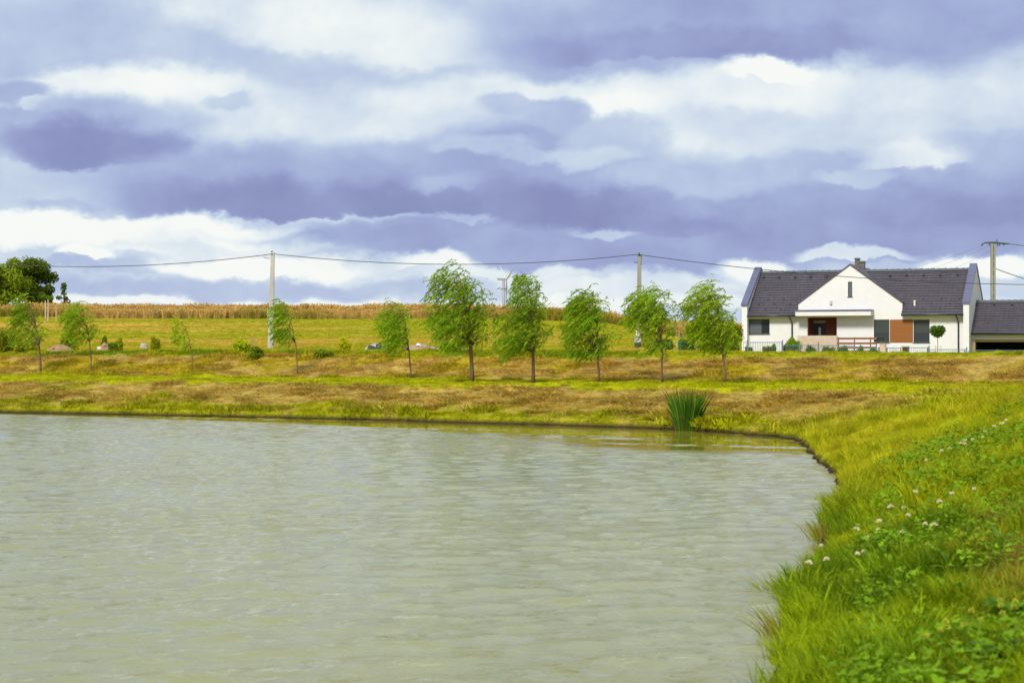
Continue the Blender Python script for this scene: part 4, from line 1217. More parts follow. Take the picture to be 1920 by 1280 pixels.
mb.add([(ga, GV0 + .5, 0), (gbx, GV0 + .5, 0), (gbx, yb, 0), (ga, yb, 0), (ga, GV0 + .5, zo), (gbx, GV0 + .5, zo), (gbx, yb, zo), (ga, yb, zo)],
       [(0, 1, 2, 3), (7, 6, 5, 4), (2, 3, 7, 6), (3, 0, 4, 7), (1, 2, 6, 5)])
mb.build('interior', M_dark, garage)
for px in (1831, 1864, 1898):
    # vents near the garage ridge
    vv = gvR - .35; zz_ = gE + (gR - gE) * (vv - gvE) / (gvR - gvE); u = hu(px, vv)
    MB().box(u - .07, u + .07, vv - .12, vv + .05, zz_ + .03, zz_ + .15).build('roof_vent', M_frame, garage, bevel=.015)

# ------------------------------------------------------------------ front fence and gates
VF = -5.0
def ground_h(u, v):
    X = OX + u * cT + v * sT; Y = OY - u * sT + v * cT
    return gz(X, Y) - ZG
def fence_panel(parent, p0, p1, top, name='fence_panel', pitch=.11, v=VF):
    a, b = hu(p0, v), hu(p1, v); z1 = hz(top, (p0 + p1) / 2, v); z0 = min(ground_h(a, v), ground_h(b, v)) + .08
    mb = MB()
    mb.box(a, b, v - .02, v + .02, z1 - .04, z1).box(a, b, v - .02, v + .02, z0, z0 + .04)
    n = int((b - a) / pitch)
    for i in range(n + 1):
        u = a + (b - a) * i / n
        mb.box(u - .009, u + .009, v - .01, v + .01, z0 + .04, z1 - .04)
    return mb.build(name, M_fence, parent)
def fence_post(parent, p, top, w=.07, name='post', v=VF, mat=None):
    u = hu(p, v); z1 = hz(top, p, v)
    return MB().box(u - w / 2, u + w / 2, v - w / 2, v + w / 2, ground_h(u, v) - .1, z1).build(name, mat or M_fence, parent, bevel=.006)
f1 = thing('metal_fence', 'blue grey metal picket fence in front of the left half of the white house', 'fence', (OX, OY, ZG), -TH)
for p0, p1, t_ in ((1394, 1399, 641), (1404, 1465, 641), (1469, 1498, 646), (1501, 1532, 646.5), (1537, 1600, 647), (1605, 1646, 651)):
    fence_panel(f1, p0, p1, t_)
for p, t_ in ((1401.5, 637.5), (1467, 637.5), (1499.5, 644), (1534.5, 642), (1602, 644), (1648, 650)):
    fence_post(f1, p, t_)
gate = thing('garden_gate', 'small blue grey metal gate carrying a grey heart beside the beige stone pillar', 'gate', (OX, OY, ZG), -TH)
fence_panel(gate, 1664, 1688, 651.5, 'gate_frame')
for p in (1663, 1689): fence_post(gate, p, 651, .05, 'gate_stile')
# heart ornament
mb = MB(); hpx = hu(1674.5, VF - .05); hzc = hz(657.5, 1674, VF)
pts = []
for i in range(25):
    t_ = 2 * math.pi * i / 24
    pts.append((hpx + .012 * 16 * math.sin(t_) ** 3, VF - .05, hzc + .012 * (13 * math.cos(t_) - 5 * math.cos(2 * t_) - 2 * math.cos(3 * t_) - math.cos(4 * t_))))
n = len(pts) - 1
mb.add([(x, y - .015, z) for x, y, z in pts[:-1]] + [(x, y + .015, z) for x, y, z in pts[:-1]], [tuple(range(n)), tuple(range(2 * n - 1, n - 1, -1))] + [((i + 1) % n, i, i + n, (i + 1) % n + n) for i in range(n)])
link('heart_ornament', mesh_from('heart_ornament', mb.v, mb.f, [M_grey]), None, label='grey heart shaped ornament hung on the small garden gate', cat='ornament').matrix_world = Matrix.Translation((OX, OY, ZG)) @ Matrix.Rotation(-TH, 4, 'Z')
pil = thing('gate_pillar', 'beige stone pillar left of the small garden gate', 'pillar', (OX, OY, ZG), -TH, 'stone gate pillars')
a, b = hu(1650, VF), hu(1661, VF)
MB().box(a, b, VF - .15, VF + .2, -.1, hz(645, 1655, VF)).build('pillar_shaft', M_stone, pil, bevel=.01)
MB().box(a - .03, b + .03, VF - .18, VF + .23, hz(645, 1655, VF) + .002, hz(643.6, 1655, VF)).build('pillar_cap', M_stone, pil)
pil2 = thing('gate_pillar', 'beige stone pillar carrying the dark brown mailbox', 'pillar', (OX, OY, ZG), -TH, 'stone gate pillars')
a, b = hu(1691, VF), hu(1703, VF)
MB().box(a, b, VF - .15, VF + .2, -.1, hz(650, 1697, VF)).build('pillar_shaft', M_stone, pil2, bevel=.01)
MB().box(a - .03, b + .03, VF - .18, VF + .23, hz(650, 1697, VF) + .002, hz(648.6, 1697, VF)).build('pillar_cap', M_stone, pil2)
mbx = thing('mailbox', 'dark brown mailbox fixed on the stone pillar between the two gates', 'mailbox', (OX, OY, ZG), -TH)
a, b = hu(1692.5, VF - .2), hu(1701.5, VF - .2); z0, z1 = hz(659.5, 1697, VF - .2), hz(651.5, 1697, VF - .2)
MB().box(a, b, VF - .3, VF - .152, z0, z1).build('box_body', M_mailbox, mbx, bevel=.01)
MB().box(a - .01, b + .01, VF - .32, VF - .152, z1 + .002, z1 + .02).build('box_lid', M_frame, mbx)
f2 = thing('metal_fence', 'blue grey metal picket fence right of the mailbox in front of the right wall', 'fence', (OX, OY, ZG), -TH)
for p0, p1, t_ in ((1705, 1738, 651), (1744, 1807, 654.5)):
    fence_panel(f2, p0, p1, t_)
for p, t_ in ((1704, 650.5), (1739.5, 650.5), (1742, 648), (1809, 654), (1812.5, 650.5)):
    fence_post(f2, p, t_)
f3 = thing('metal_fence', 'low dark metal rail fence in front of the black garage opening', 'fence', (OX, OY, ZG), -TH)
fence_panel(f3, 1816, 1868, 656); fence_panel(f3, 1871, 1930, 656); fence_post(f3, 1869.5, 655)

# shrubs in the front garden
SG = 'shrubs behind the front garden fence'
def gpos(px, v): 
    u = hu(px, v); return OX + u * cT + v * sT, OY - u * sT + v * cT
for i, (px, a, b, w_, lab, c_, nl) in enumerate([
    (1404, 650, 664, 16, 'low green shrub at the left corner of the house behind the first fence post', (.06, .14, .02), 300),
    (1438, 648, 664, 16, 'shrub with pinkish flowers below the wide corner window', (.10, .15, .04), 320),
    (1450, 646, 664, 13, 'second shrub below the wide corner window, fresher green', (.08, .18, .02), 260),
    (1474, 645, 664, 14, 'dark shrub just left of the large rounded bush', (.05, .12, .02), 300),
    (1486, 634, 664, 32, 'large rounded bright green bush at the downpipe of the white house', (.11, .21, .015), 1500),
    (1519, 648, 664, 20, 'dark shrub in front of the beige terrace wall, left one', (.05, .12, .02), 400),
    (1548, 650, 664, 13, 'small shrub in front of the middle of the beige terrace wall', (.07, .14, .02), 260),
    (1559, 650, 664, 15, 'small shrub at the right end of the beige terrace wall', (.07, .15, .02), 300),
    (1582, 649, 664, 20, 'round dark green shrub in front of the left end of the timber railing', (.05, .13, .02), 420),
    (1614, 651, 664, 18, 'round green shrub in front of the middle of the timber railing', (.06, .14, .02), 360),
    (1637, 651, 664, 18, 'round green shrub in front of the right end of the timber railing', (.06, .15, .02), 360)]):
    X, Y = gpos(px, VF + .7)
    shrub(px, a, b, w_, Y, 80 + i, lab, tuple(v * 1.7 for v in c_), n=nl * 4, leaf=.10, group=SG, ball=True)

# ball headed tree with stakes
def ball_tree(px, v):
    X, Y = gpos(px, v); z0 = gz(X, Y); s = Y / F
    t = thing('ball_headed_tree', 'small ball headed tree on a thin stem with stakes in front of the white wall', 'tree', (X, Y, z0))
    zc = -(622 - HY) * s - z0; rx = 15 * s; rz_ = 11 * s
    rg = np.random.default_rng(3)
    mb = MB().tube([(0, 0, 0), (.01, 0, zc * .5), (0, 0, zc)], [.03, .022, .016], 6)
    cs, ds, ns = [], [], []
    for i in range(22):
        a = rg.uniform(0, 6.28); p = np.array([math.cos(a) * rx * .7, math.sin(a) * rx * .7, zc + rg.uniform(-.5, .9) * rz_])
        limb(mb, (0, 0, zc - rz_ * .9), p, .01, .003)
    mb.build('trunk', M_bark, t)
    k = 1500
    v_ = rg.normal(0, 1, (k, 3)); v_ /= np.linalg.norm(v_, axis=1, keepdims=True)
    q = v_ * (rg.uniform(.2, 1, (k, 1)) ** .45) * np.array([rx, rx, rz_]) + np.array([0, 0, zc])
    q[:, 2] += np.abs(q[:, 0]) * .25 + rg.normal(0, .03, k)
    V_ = leaf_arrays(q, v_ + rg.normal(0, .6, (k, 3)), v_ + rg.normal(0, .4, (k, 3)), rg.uniform(.08, .15, k), rg.uniform(.05, .09, k))
    cc_ = np.array((.10, .19, .02)) * rg.uniform(.65, 1.35, (k, 1))
    link('crown', mesh_from('crown', V_, quads_n(k), [M_leaf], False, {'tint': ('FLOAT_COLOR', np.repeat(cc_, 4, 0))}), t)
    st_ = thing('support_stakes', 'three pale stakes tied round the ball headed tree', 'stakes', (X, Y, z0))
    zt = -(647 - HY) * s - z0
    for dx_ in (-.17, .02, .2):
        MB().tube([(dx_, .08 - abs(dx_), -.1), (dx_ * .9, .05 - abs(dx_) * .5, zt)], .018, 6).build('stake', M_stone, st_)
    MB().tube([(-.16, -.06, zt - .12), (.18, -.06, zt - .12)], .012, 5).build('tie_bar', M_stone, st_)
ball_tree(1758, VF + 1.2)

# ------------------------------------------------------------------ green fence and hedge left of the house
YGF = 104
gf = thing('mesh_fence', 'dark green metal fence with hedge behind, left of the white house', 'fence', (0, 0, 0))
def gfx(px): return (px - 960) / F * YGF
mb = MB(); zt = -(641.5 - HY) / F * YGF; zb0 = -.8
for p0, p1 in ((1229, 1271), (1278, 1330), (1331, 1389)):
    mb = MB(); a, b = gfx(p0), gfx(p1)
    mb.box(a, b, YGF - .015, YGF + .015, zt - .03, zt).box(a, b, YGF - .015, YGF + .015, zb0, zb0 + .03)
    n = int((b - a) / .14)
    for i in range(n + 1):
        u = a + (b - a) * i / n; mb.box(u - .007, u + .007, YGF - .007, YGF + .007, zb0 + .03, zt - .03)
    mb.build('fence_panel', M_greenfence, gf)
for px, w, top in ((1226.5, .12, 640), (1274.5, .16, 638), (1330.5, .06, 640)):
    MB().box(gfx(px) - w / 2, gfx(px) + w / 2, YGF - w / 2, YGF + w / 2, zb0 - .3, -(top - HY) / F * YGF).build('post', M_greenfence, gf, bevel=.005)
def stake(px, top, base, Y, lab, w=.05, mat=M_post, tip=None, name='wooden_stake', cat='stake', r=None):
    X = (px - 960) / F * Y; z0 = gz(X, Y); z1 = -(top - HY) / F * Y
    t = thing(name, lab, cat, (X, Y, z0))
    MB().tube([(0, 0, -.15), (.01, 0, (z1 - z0) * .6), (0, 0, z1 - z0 - (.12 if tip else 0))], [w / 2, w / 2, w / 2.3], 7).build('shaft', mat, t)
    if tip: MB().tube([(0, 0, z1 - z0 - .12), (0, 0, z1 - z0)], w / 1.9, 7).build('painted_tip', tip, t)
stake(1273.5, 611, 640, 106, 'thin grey wooden post rising behind the green fence', .09)
stake(1306.5, 639, 657, 103, 'short pale wooden post in front of the hedge by the green fence', .09)
stake(473, 625, 655, 84, 'marker stake with an orange painted tip in the meadow left of the concrete pole', .06, M_post, M_orange)
stake(85, 563, 590, 150, 'pale stake at the edge of the crop, left one of the pair', .10, M_stone)
stake(90, 562, 590, 150, 'pale stake at the edge of the crop, right one of the pair', .10, M_stone)
stake(105, 574, 590, 150, 'short pale stake right of the pair of stakes at the crop edge', .08, M_stone)
stake(502, 577, 592, 155, 'tiny pale stake at the crop edge just left of the concrete pole', .09, M_stone)
HG = 'hedge and shrubs at the green fence'
for i, (px, a, w_, lab, c_, nl, Y) in enumerate([
    (1245, 636, 36, 'dark hedge bush behind the left green fence panel', (.06, .13, .02), 900, 106),
    (1290, 632, 34, 'hedge bush between the green fence post and the pale wooden post', (.09, .18, .02), 900, 106),
    (1312, 598, 46, 'tall green bush behind the green fence with a rounded top', (.10, .20, .02), 2600, 110),
    (1345, 612, 40, 'dense dark bush behind the pointed willow', (.07, .15, .02), 1800, 107),
    (1374, 604, 38, 'olive green bush against the left wall of the white house', (.14, .20, .025), 2000, 108),
    (1330, 640, 44, 'low dark hedge at the foot of the green fence, left part', (.06, .14, .02), 1000, 102),
    (1370, 642, 38, 'low dark hedge at the foot of the green fence beside the house corner', (.06, .13, .02), 900, 102)]):
    shrub(px, a, 662, w_, Y, 130 + i, lab, tuple(v * 1.4 for v in c_), n=nl * 3, leaf=.12, group=HG, ball=True, name='hedge_bush')

# ------------------------------------------------------------------ poles and cables
def concrete_pole(px, top, Y, lab, w0, w1, lean=0, mat=M_conc, seed_=0):
    X = (px - 960) / F * Y; z0 = gz(X, Y); z1 = -(top - HY) / F * Y
    t = thing('utility_pole', lab, 'utility pole', (X, Y, z0), 0, 'utility poles carrying the overhead lines')
    h = z1 - z0
    mb = MB()
    vs = []
    for q, w in ((-.4 / h, w0), (0, w0), (1, w1)):
        for sx, sy in ((-1, -1), (1, -1), (1, 1), (-1, 1)):
            vs.append((sx * w / 2 + lean * q, sy * w / 2 * .8, h * q))
    fs = [(3, 2, 1, 0), (8, 9, 10, 11)]
    for i in range(2):
        for j in range(4):
            fs.append((i * 4 + j, i * 4 + (j + 1) % 4, (i + 1) * 4 + (j + 1) % 4, (i + 1) * 4 + j))
    mb.add(vs, fs); mb.build('shaft', mat, t, bevel=.02)
    return t, X, z0, h
YP = 103
t1, X1, z1_, h1 = concrete_pole(507.5, 472.5, YP, 'pale tapering concrete utility pole standing alone in the meadow', .34, .20, lean=.12)
mb = MB().tube([(.05, 0, h1 - .38), (-.15, 0, h1 - .36)], .025, 6); mb.build('lamp_arm', M_grey, t1)
MB().tube([(-.15, 0, h1 - .36), (-.42, 0, h1 - .27)], [.05, .035], 8).build('lamp_head', M_grey, t1, smooth=False)
MB().tube([(0, 0, h1 + .001), (.12, 0, h1 + .07)], .03, 6).build('cable_clamp', M_frame, t1)
t2, X2, z2_, h2 = concrete_pole(1197.5, 476, YP, 'grey concrete utility pole with a grey box at its foot, behind the flat topped willow', .32, .20, lean=.05, mat=M_conc2)
MB().tube([(.03, -.12, h2 - .05), (.03, -.12, h2 + .08)], .03, 6).build('cable_clamp', M_frame, t2)
MB().box(-.02, .22, -.13, -.09, h2 - .10, h2 - .05).build('cable_bracket', M_frame, t2)
mb = MB(); pts = []
for k in range(9):
    q = k / 8; pts.append((.20 - .10 * q, -.12, h2 - .08 - .55 * q + .1 * math.sin(q * 6)))
mb.tube(pts, .012, 5); mb.build('cable_loop', M_cable, t2)
MB().box(-.28, -.06, -.11, -.07, h2 - .52, h2 - .48).build('lamp_bracket', M_frame, t2)
eb = thing('meter_box', 'pale grey meter box on two dark legs at the foot of the grey utility pole', 'meter box', (X2 - .1, YP - .5, gz(X2 - .1, YP - .5)))
zz0 = -(642 - HY) / F * YP - eb.location.z; zz1 = -(630 - HY) / F * YP - eb.location.z
MB().box(-.2, .2, -.12, .12, zz0, zz1).build('cabinet', M_grey, eb, bevel=.015)
MB().box(-.1, .1, -.08, .08, zz1 + .002, zz1 + .38).build('upper_housing', M_white, eb, bevel=.01)
for sx in (-.14, .10):
    MB().box(sx - .035, sx + .05, -.08, .08, -.1, zz0 - .002).build('leg', M_frame, eb)
Y3 = 138
X3 = (1862.5 - 960) / F * Y3; z3_ = gz(X3, Y3)
h3 = -(458 - HY) / F * Y3 - z3_
t3 = thing('utility_pole', 'tall pole with a green crossarm rising behind the garage roof', 'utility pole', (X3, Y3, z3_), 0, 'utility poles carrying the overhead lines')
MB().box(-.20, -.02, -.12, .12, -.3, h3).build('shaft', M_conc2, t3, bevel=.01)
MB().box(.03, .17, -.12, .12, -.3, h3).build('shaft', M_conc2, t3, bevel=.01)
mb = MB()
for k in range(14):
    mb.box(-.018, .028, -.08, .08, h3 - .8 - k * .62, h3 - .6 - k * .62)
mb.build('spacer_blocks', M_conc2, t3)
arm = MB(); sc = Y3 / F
arm.tube([(-22 * sc, 0, h3 - .1), (-17 * sc, 0, h3 + .12), (0, 0, h3 + .14), (22 * sc, 0, h3 + .06), (31 * sc, 0, h3 + .03)], [.05, .07, .08, .07, .04], 8)
arm.build('crossarm', M_insul, t3, smooth=True)
for dx_ in (-21, -7, 8, 12, 20):
    MB().tube([(dx_ * sc, 0, h3 + .05), (dx_ * sc, 0, h3 - .12)], [.04, .06], 8).build('insulator', M_insul, t3)
MB().tube([(7 * sc, 0, h3 + .15), (7 * sc, 0, h3 + .42)], [.05, .03], 6).build('insulator', M_insul, t3)

def cable(a, b, sag, lab, r=.018, n=28, cat='cable', group='overhead lines'):
    a = Vector(a); b = Vector(b)
    pts = [a.lerp(b, i / n) - Vector((0, 0, 4 * sag * (i / n) * (1 - i / n))) for i in range(n + 1)]
    MB().tube([p - a for p in pts], r, 6).build('overhead_cable', M_cable, None, smooth=True, label=lab, cat=cat, group=group).location = a
p1 = Vector((X1 + .12, YP - .12, z1_ + h1 - .12)); p2 = Vector((X2 + .05, YP - .12, z2_ + h2 - .02))
p2r = Vector((X2 + .22, YP - .12, z2_ + h2 - .08))
cable(at(-260, 465, 112), p1, .95, 'cable coming in from the left to the top of the pale concrete pole', .022)
cable(p1 + Vector((.1, 0, 0)), p2, .60, 'long sagging cable between the two concrete poles above the willows', .022)
cable(p2r, at(2180, 532, 99), .62, 'cable running right from the grey pole in front of the house gable', .022)
tp = Vector((X3, Y3, z3_ + h3))
cable(tp + Vector((.8, 0, .1)), at(2100, 466, 150), .25, 'upper wire leaving the crossarm towards the right edge', .022)
cable(tp + Vector((.15, 0, -1.9)), at(2060, 560, 128), .15, 'lower wire leaving the tall pole towards the right edge', .030)
for k, (dx_, lab) in enumerate(((-.85, 'thin wire from the left end of the crossarm running away behind the roof'), (-.3, 'thin wire from left of the crossarm centre running away behind the roof'), (.5, 'thin wire from right of the crossarm centre running away behind the roof'))):
    cable(tp + Vector((dx_, 0, -.1)), at(1600 + 60 * k, 512, 260), .8, lab, .007)

# ------------------------------------------------------------------ wind turbine far away
YT = 3000; sT_ = YT / F
XT = (944.2 - 960) * sT_; ztop = -(526 - HY) * sT_; zbase = 3.0
wtb = thing('wind_turbine', 'distant white wind turbine on the horizon between the two tallest willows', 'wind turbine', (XT, YT, zbase))
MB().tube([(0, 0, 0), (0, 0, (ztop - zbase) * .5), (0, 0, ztop - zbase)], [2.9, 2.7, 2.5], 16).build('tower', M_turbine, wtb, smooth=True)
zn = ztop - zbase + 2.2
nac = MB()
nac.add([(-8, -2, -1.6), (6.6, -2, -2), (6.6, 2, -2), (-8, 2, -1.6), (-9.0, -2, 2.4), (6.6, -2, 1.4), (6.6, 2, 1.4), (-9.0, 2, 2.4)],
        [(0, 3, 2, 1), (4, 5, 6, 7), (0, 1, 5, 4), (1, 2, 6, 5), (2, 3, 7, 6), (3, 0, 4, 7)])
nac = nac.build('nacelle', M_turbine, wtb, bevel=.4); nac.location = (-2.2, 0, zn)
hub = MB().tube([(6.6, 0, 0), (8.0, 0, 0), (9.0, 0, 0)], [1.5, 1.6, .5], 12).build('rotor_hub', M_turbine, wtb, smooth=True); hub.location = (-2.8, 0, zn - .4)
yaw = R(-72)
for k in range(3):
    ang = R(184 + 120 * k)
    mb = MB(); vs = []; fs = []; ns_ = 10
    for i in range(ns_):
        q = i / (ns_ - 1); r = 1.2 + q * 46; ch = np.interp(q, [0, .08, .2, 1], [1.5, 2.2, 3.4, .5]); th = ch * .22
        tw = R(70)
        for sx, sy in ((-.35, 0), (.1, th / ch * .5), (.65, 0), (.1, -th / ch * .5)):
            a_ = sx * ch; b_ = sy * ch
            px_ = a_ * math.cos(tw) - b_ * math.sin(tw); py_ = a_ * math.sin(tw) + b_ * math.cos(tw)
            vs.append((px_, py_, r))
    for i in range(ns_ - 1):
        for j in range(4): fs.append((i * 4 + j, i * 4 + (j + 1) % 4, (i + 1) * 4 + (j + 1) % 4, (i + 1) * 4 + j))
    fs.append((36, 37, 38, 39))
    mb.add(vs, fs)
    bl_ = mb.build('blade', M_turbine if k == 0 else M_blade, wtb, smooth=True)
    bl_.matrix_local = Matrix.Translation((5.0, -1.0, zn - .4)) @ Matrix.Rotation(yaw, 4, 'Z') @ Matrix.Rotation(ang, 4, 'Y')

# ------------------------------------------------------------------ rubble, stones, mounds
def chunk(rg, sx, sy, sz):
    n = 9; vs = []
    top = []
    for i in range(n):
        a = 2 * math.pi * i / n; r = rg.uniform(.75, 1.1)
        vs.append((math.cos(a) * r * sx, math.sin(a) * r * sy, -sz * .3))
    for i in range(n):
        a = 2 * math.pi * (i + .5) / n; r = rg.uniform(.5, .85)
        vs.append((math.cos(a) * r * sx, math.sin(a) * r * sy, sz * rg.uniform(.55, 1.0)))
    vs.append((0, 0, sz * rg.uniform(.9, 1.2)))
    fs = []
    for i in range(n):
        j = (i + 1) % n
        fs += [(i, j, n + i), (j, n + j, n + i), (n + i, n + j, 2 * n)]
    return vs, fs
def heap(name, label, cat, px0, px1, top, Y, mats, nch, seedv, group=None, base_mat=None, csz=1.0):
    rg = random.Random(seedv); s = Y / F
    X = ((px0 + px1) / 2 - 960) * s; z0 = gz(X, Y); hw = (px1 - px0) / 2 * s; H = max(.15, -(top - HY) * s - z0)
    t = thing(name, label, cat, (X, Y, z0), 0, group)
    if base_mat:
        vs = []; fs = []; nr, na = 6, 22
        for i in range(nr):
            q = i / (nr - 1)
            for j in range(na):
                a = 2 * math.pi * j / na
                vs.append((math.cos(a) * hw * (1.05 - q) * rg.uniform(.92, 1.06), math.sin(a) * hw * .7 * (1.05 - q), H * .9 * (1 - (1 - q) ** 2) * rg.uniform(.8, 1.1) - .06))
        for i in range(nr - 1):
            for j in range(na): fs.append((i * na + j, i * na + (j + 1) % na, (i + 1) * na + (j + 1) % na, (i + 1) * na + j))
        fs.append(tuple((nr - 1) * na + j for j in range(na)))
        MB().add(vs, fs).build('mound', base_mat, t, smooth=True)
    for i in range(nch):
        a = rg.uniform(-.95, .95); sz = rg.uniform(.10, .26) * csz
        vs, fs = chunk(rg, sz * rg.uniform(.9, 1.7), sz, sz * rg.uniform(.5, 1.1))
        o = MB().add(vs, fs).build('chunk', rg.choice(mats), t)
        o.location = (a * hw, rg.uniform(-.6, .3) * hw * .5 - .05, max(0, H * (1 - abs(a)) * rg.uniform(.2, .8)))
        o.rotation_euler = (rg.uniform(-.4, .4), rg.uniform(-.4, .4), rg.uniform(0, 6))
    return t
heap('rubble_heap', 'heap of dark and white rubble left of the willow with the wispy top', 'rubble', 679, 726, 640, 88, [M_rub, M_rub2, M_white, M_frame, M_frame], 22, 5, 'rubble heaps at the meadow edge', M_rub)
heap('rubble_heap', 'brown and white rubble heap right of the willow with the wispy top', 'rubble', 748, 828, 641, 88, [M_rub, M_rub2, M_rub2, M_white], 30, 6, 'rubble heaps at the meadow edge', M_rub2)
heap('rubble_heap', 'small white rubble pieces left of the thickest willow trunk', 'rubble', 858, 874, 652, 86, [M_white, M_grey], 5, 8, 'rubble heaps at the meadow edge', None)
heap('earth_mound', 'low bare brown earth mound between the two leftmost willows', 'earth mound', 78, 148, 642, 76, [M_soil, M_rub2], 7, 7, 'earth mounds', M_soil, .5)
heap('earth_mound', 'small brown earth mound beside the white stone', 'earth mound', 176, 216, 638, 78, [M_soil], 4, 9, 'earth mounds', M_soil, .5)
for px, top, Y, sz, mt, lab in ((270, 642, 78, .19, M_rub, 'grey boulder lying at the meadow edge beside the round olive bush'), (192, 645, 76, .09, M_white, 'small white stone on the brown earth mound')):
    rg2 = random.Random(px); X = (px - 960) / F * Y
    vs, fs = chunk(rg2, sz, sz * .8, sz * .9)
    o = MB().add(vs, fs).build('boulder' if px == 270 else 'stone', mt, None, label=lab, cat='stone')
    o.location = (X, Y - (.6 if px == 192 else 0), max(gz(X, Y), -(top + 8 - HY) / F * Y))

# ------------------------------------------------------------------ reed clump and bank plants
def blades(n, rad, h, w, lean, rg, col_, wind=0, hvar=(.6, 1.05)):
    vs, fs, cs = [], [], []
    for i in range(n):
        a = rg.uniform(0, 6.283); r = rad * math.sqrt(rg.uniform()); bx, by = r * math.cos(a), r * math.sin(a) * .8
        hh = h * rg.uniform(*hvar); L_ = lean * (r / rad) * rg.uniform(.5, 1.4)
        dx_ = math.cos(a) * L_ + wind; dy_ = math.sin(a) * L_
        fa = rg.uniform(-.8, .8); ww = w * rg.uniform(.7, 1.2); sx, sy = math.cos(fa) * ww / 2, math.sin(fa) * ww / 2
        b = len(vs); K = 6
        for k in range(K):
            t = k / (K - 1); o_ = hh * t ** 1.6
            x, y, z = bx + dx_ * o_, by + dy_ * o_, hh * (t - .16 * abs(L_) * t ** 3)
            wk = (1 - t ** 3) if k else .7
            if k == K - 1: vs.append((x, y, z))
            else: vs += [(x - sx * wk, y - sy * wk, z), (x + sx * wk, y + sy * wk, z)]
        for k in range(K - 2): fs.append([b + 2 * k, b + 2 * k + 1, b + 2 * k + 3, b + 2 * k + 2])
        fs.append([b + 2 * (K - 2), b + 2 * (K - 2) + 1, b + 2 * (K - 1)])
        g = rg.uniform(.7, 1.3)
        cs += [tuple(c * g for c in col_)] * (len(vs) - b)
    return vs, fs, cs
def blade_obj(name, parent, args, **kw):
    vs, fs, cs = blades(*args, **kw)
    return link(name, mesh_from(name, vs, fs, [M_leaf], False, {'tint': ('FLOAT_COLOR', np.array(cs))}), parent)
rg3 = np.random.default_rng(77)
g = gpix(1287, 800)
rd = thing('reed_clump', 'dark green clump of tall sword shaped reeds at the far waterline', 'reeds', (g.x, g.y - .15, -1.72))
blade_obj('green_blades', rd, (240, .23, .97, .032, .38, rg3, (.07, .16, .012)))
blade_obj('pale_blades', rd, (34, .22, .85, .026, .5, rg3, (.17, .30, .04)))
blade_obj('dead_blades', rd, (34, .26, .50, .03, .8, rg3, (.16, .10, .04)))
g = gpix(1472, 1108)
sd = thing('sedge_tuft', 'spiky tuft of long sedge leaning over the water on the right bank', 'grass tuft', (1.95, 12.6, gz(1.95, 12.6) - .02))
blade_obj('green_blades', sd, (95, .13, .27, .009, .9, rg3, (.24, .29, .02)), wind=-.35)
blade_obj('dead_blades', sd, (22, .13, .22, .008, 1.1, rg3, (.33, .22, .08)), wind=-.3)
TGp = 'grass tufts hanging over the near waterline'
for i, (px, py, lab) in enumerate([(1530, 1010, 'long grass tuft at the waterline above the spiky sedge'), (1565, 955, 'reddish grass tuft at the bend of the waterline'), (1456, 1190, 'long grass tuft at the waterline below the spiky sedge')]):
    g = gpix(px + 14, py)
    o = thing('grass_tuft', lab, 'grass tuft', (g.x, g.y, g.z - .02), 0, TGp)
    blade_obj('green_blades', o, (70, .14, .24, .008, .9, rg3, (.27, .29, .03)), wind=-.25)
    blade_obj('dead_blades', o, (26, .12, .20, .007, 1.0, rg3, (.34, .20, .07)), wind=-.2)

# clover leaves (ground cover nobody could count)
def clover_src(name, seedv, r=.0068):
    rg = np.random.default_rng(seedv); vs, fs, cs = [], [], []
    for i in range(9):
        a = rg.uniform(0, 6.28); q = .07 * math.sqrt(rg.uniform()); x, y, z = q * math.cos(a), q * math.sin(a), rg.uniform(.05, .13)
        g = rg.uniform(.75, 1.25); tilt = rg.normal(0, .35, 2); b0 = rg.uniform(0, 6.28)
        for k in range(3):
            aa = b0 + k * 2.094; rr = r * rg.uniform(.85, 1.2)
            b = len(vs); cx, cy = x + math.cos(aa) * rr, y + math.sin(aa) * rr
            vs.append((x, y, z)); cs.append((g, g, g))
            for j in range(6):
                t = aa - 2.2 + 4.4 * j / 5
                vx, vy = cx + math.cos(t) * rr * .8, cy + math.sin(t) * rr * .8
                vs.append((vx, vy, z + (vx - x) * tilt[0] + (vy - y) * tilt[1] + .003)); cs.append((g, g, g))
            fs.append([b + j for j in range(7)])
    me = mesh_from(name, vs, fs, [M_grass], False, {'tint': ('FLOAT_COLOR', np.array(cs))})
    return bpy.data.objects.new(name, me)
T_clov = [clover_src('clover_leaves', 900 + i) for i in range(3)] + [clover_src('clover_leaves_big', 910 + i, .0095) for i in range(2)]
cn = fbm(cxm / 1.3, cym / 2.0, 151, 3)
dens = (1 - CW) * (CD > .5) * (CD < 8) * (cym < 24) * sstep(.46, .60, cn) * 70
P, d_, w_ = sample_ground(dens, rg)
base_c = np.array((.17, .30, .008)); 
P[:, 2] += rg.uniform(-.02, .04, len(P))
scatter('clover_patch', P, rg.uniform(.8, 1.5, len(P)), rg.uniform(0, 6.28, len(P)), base_c * rg.uniform(.7, 1.3, (len(P), 1)), rg.integers(0, 5, len(P)), T_clov, 'round clover leaves spreading between the grass of the right bank')
print('clover', len(P))

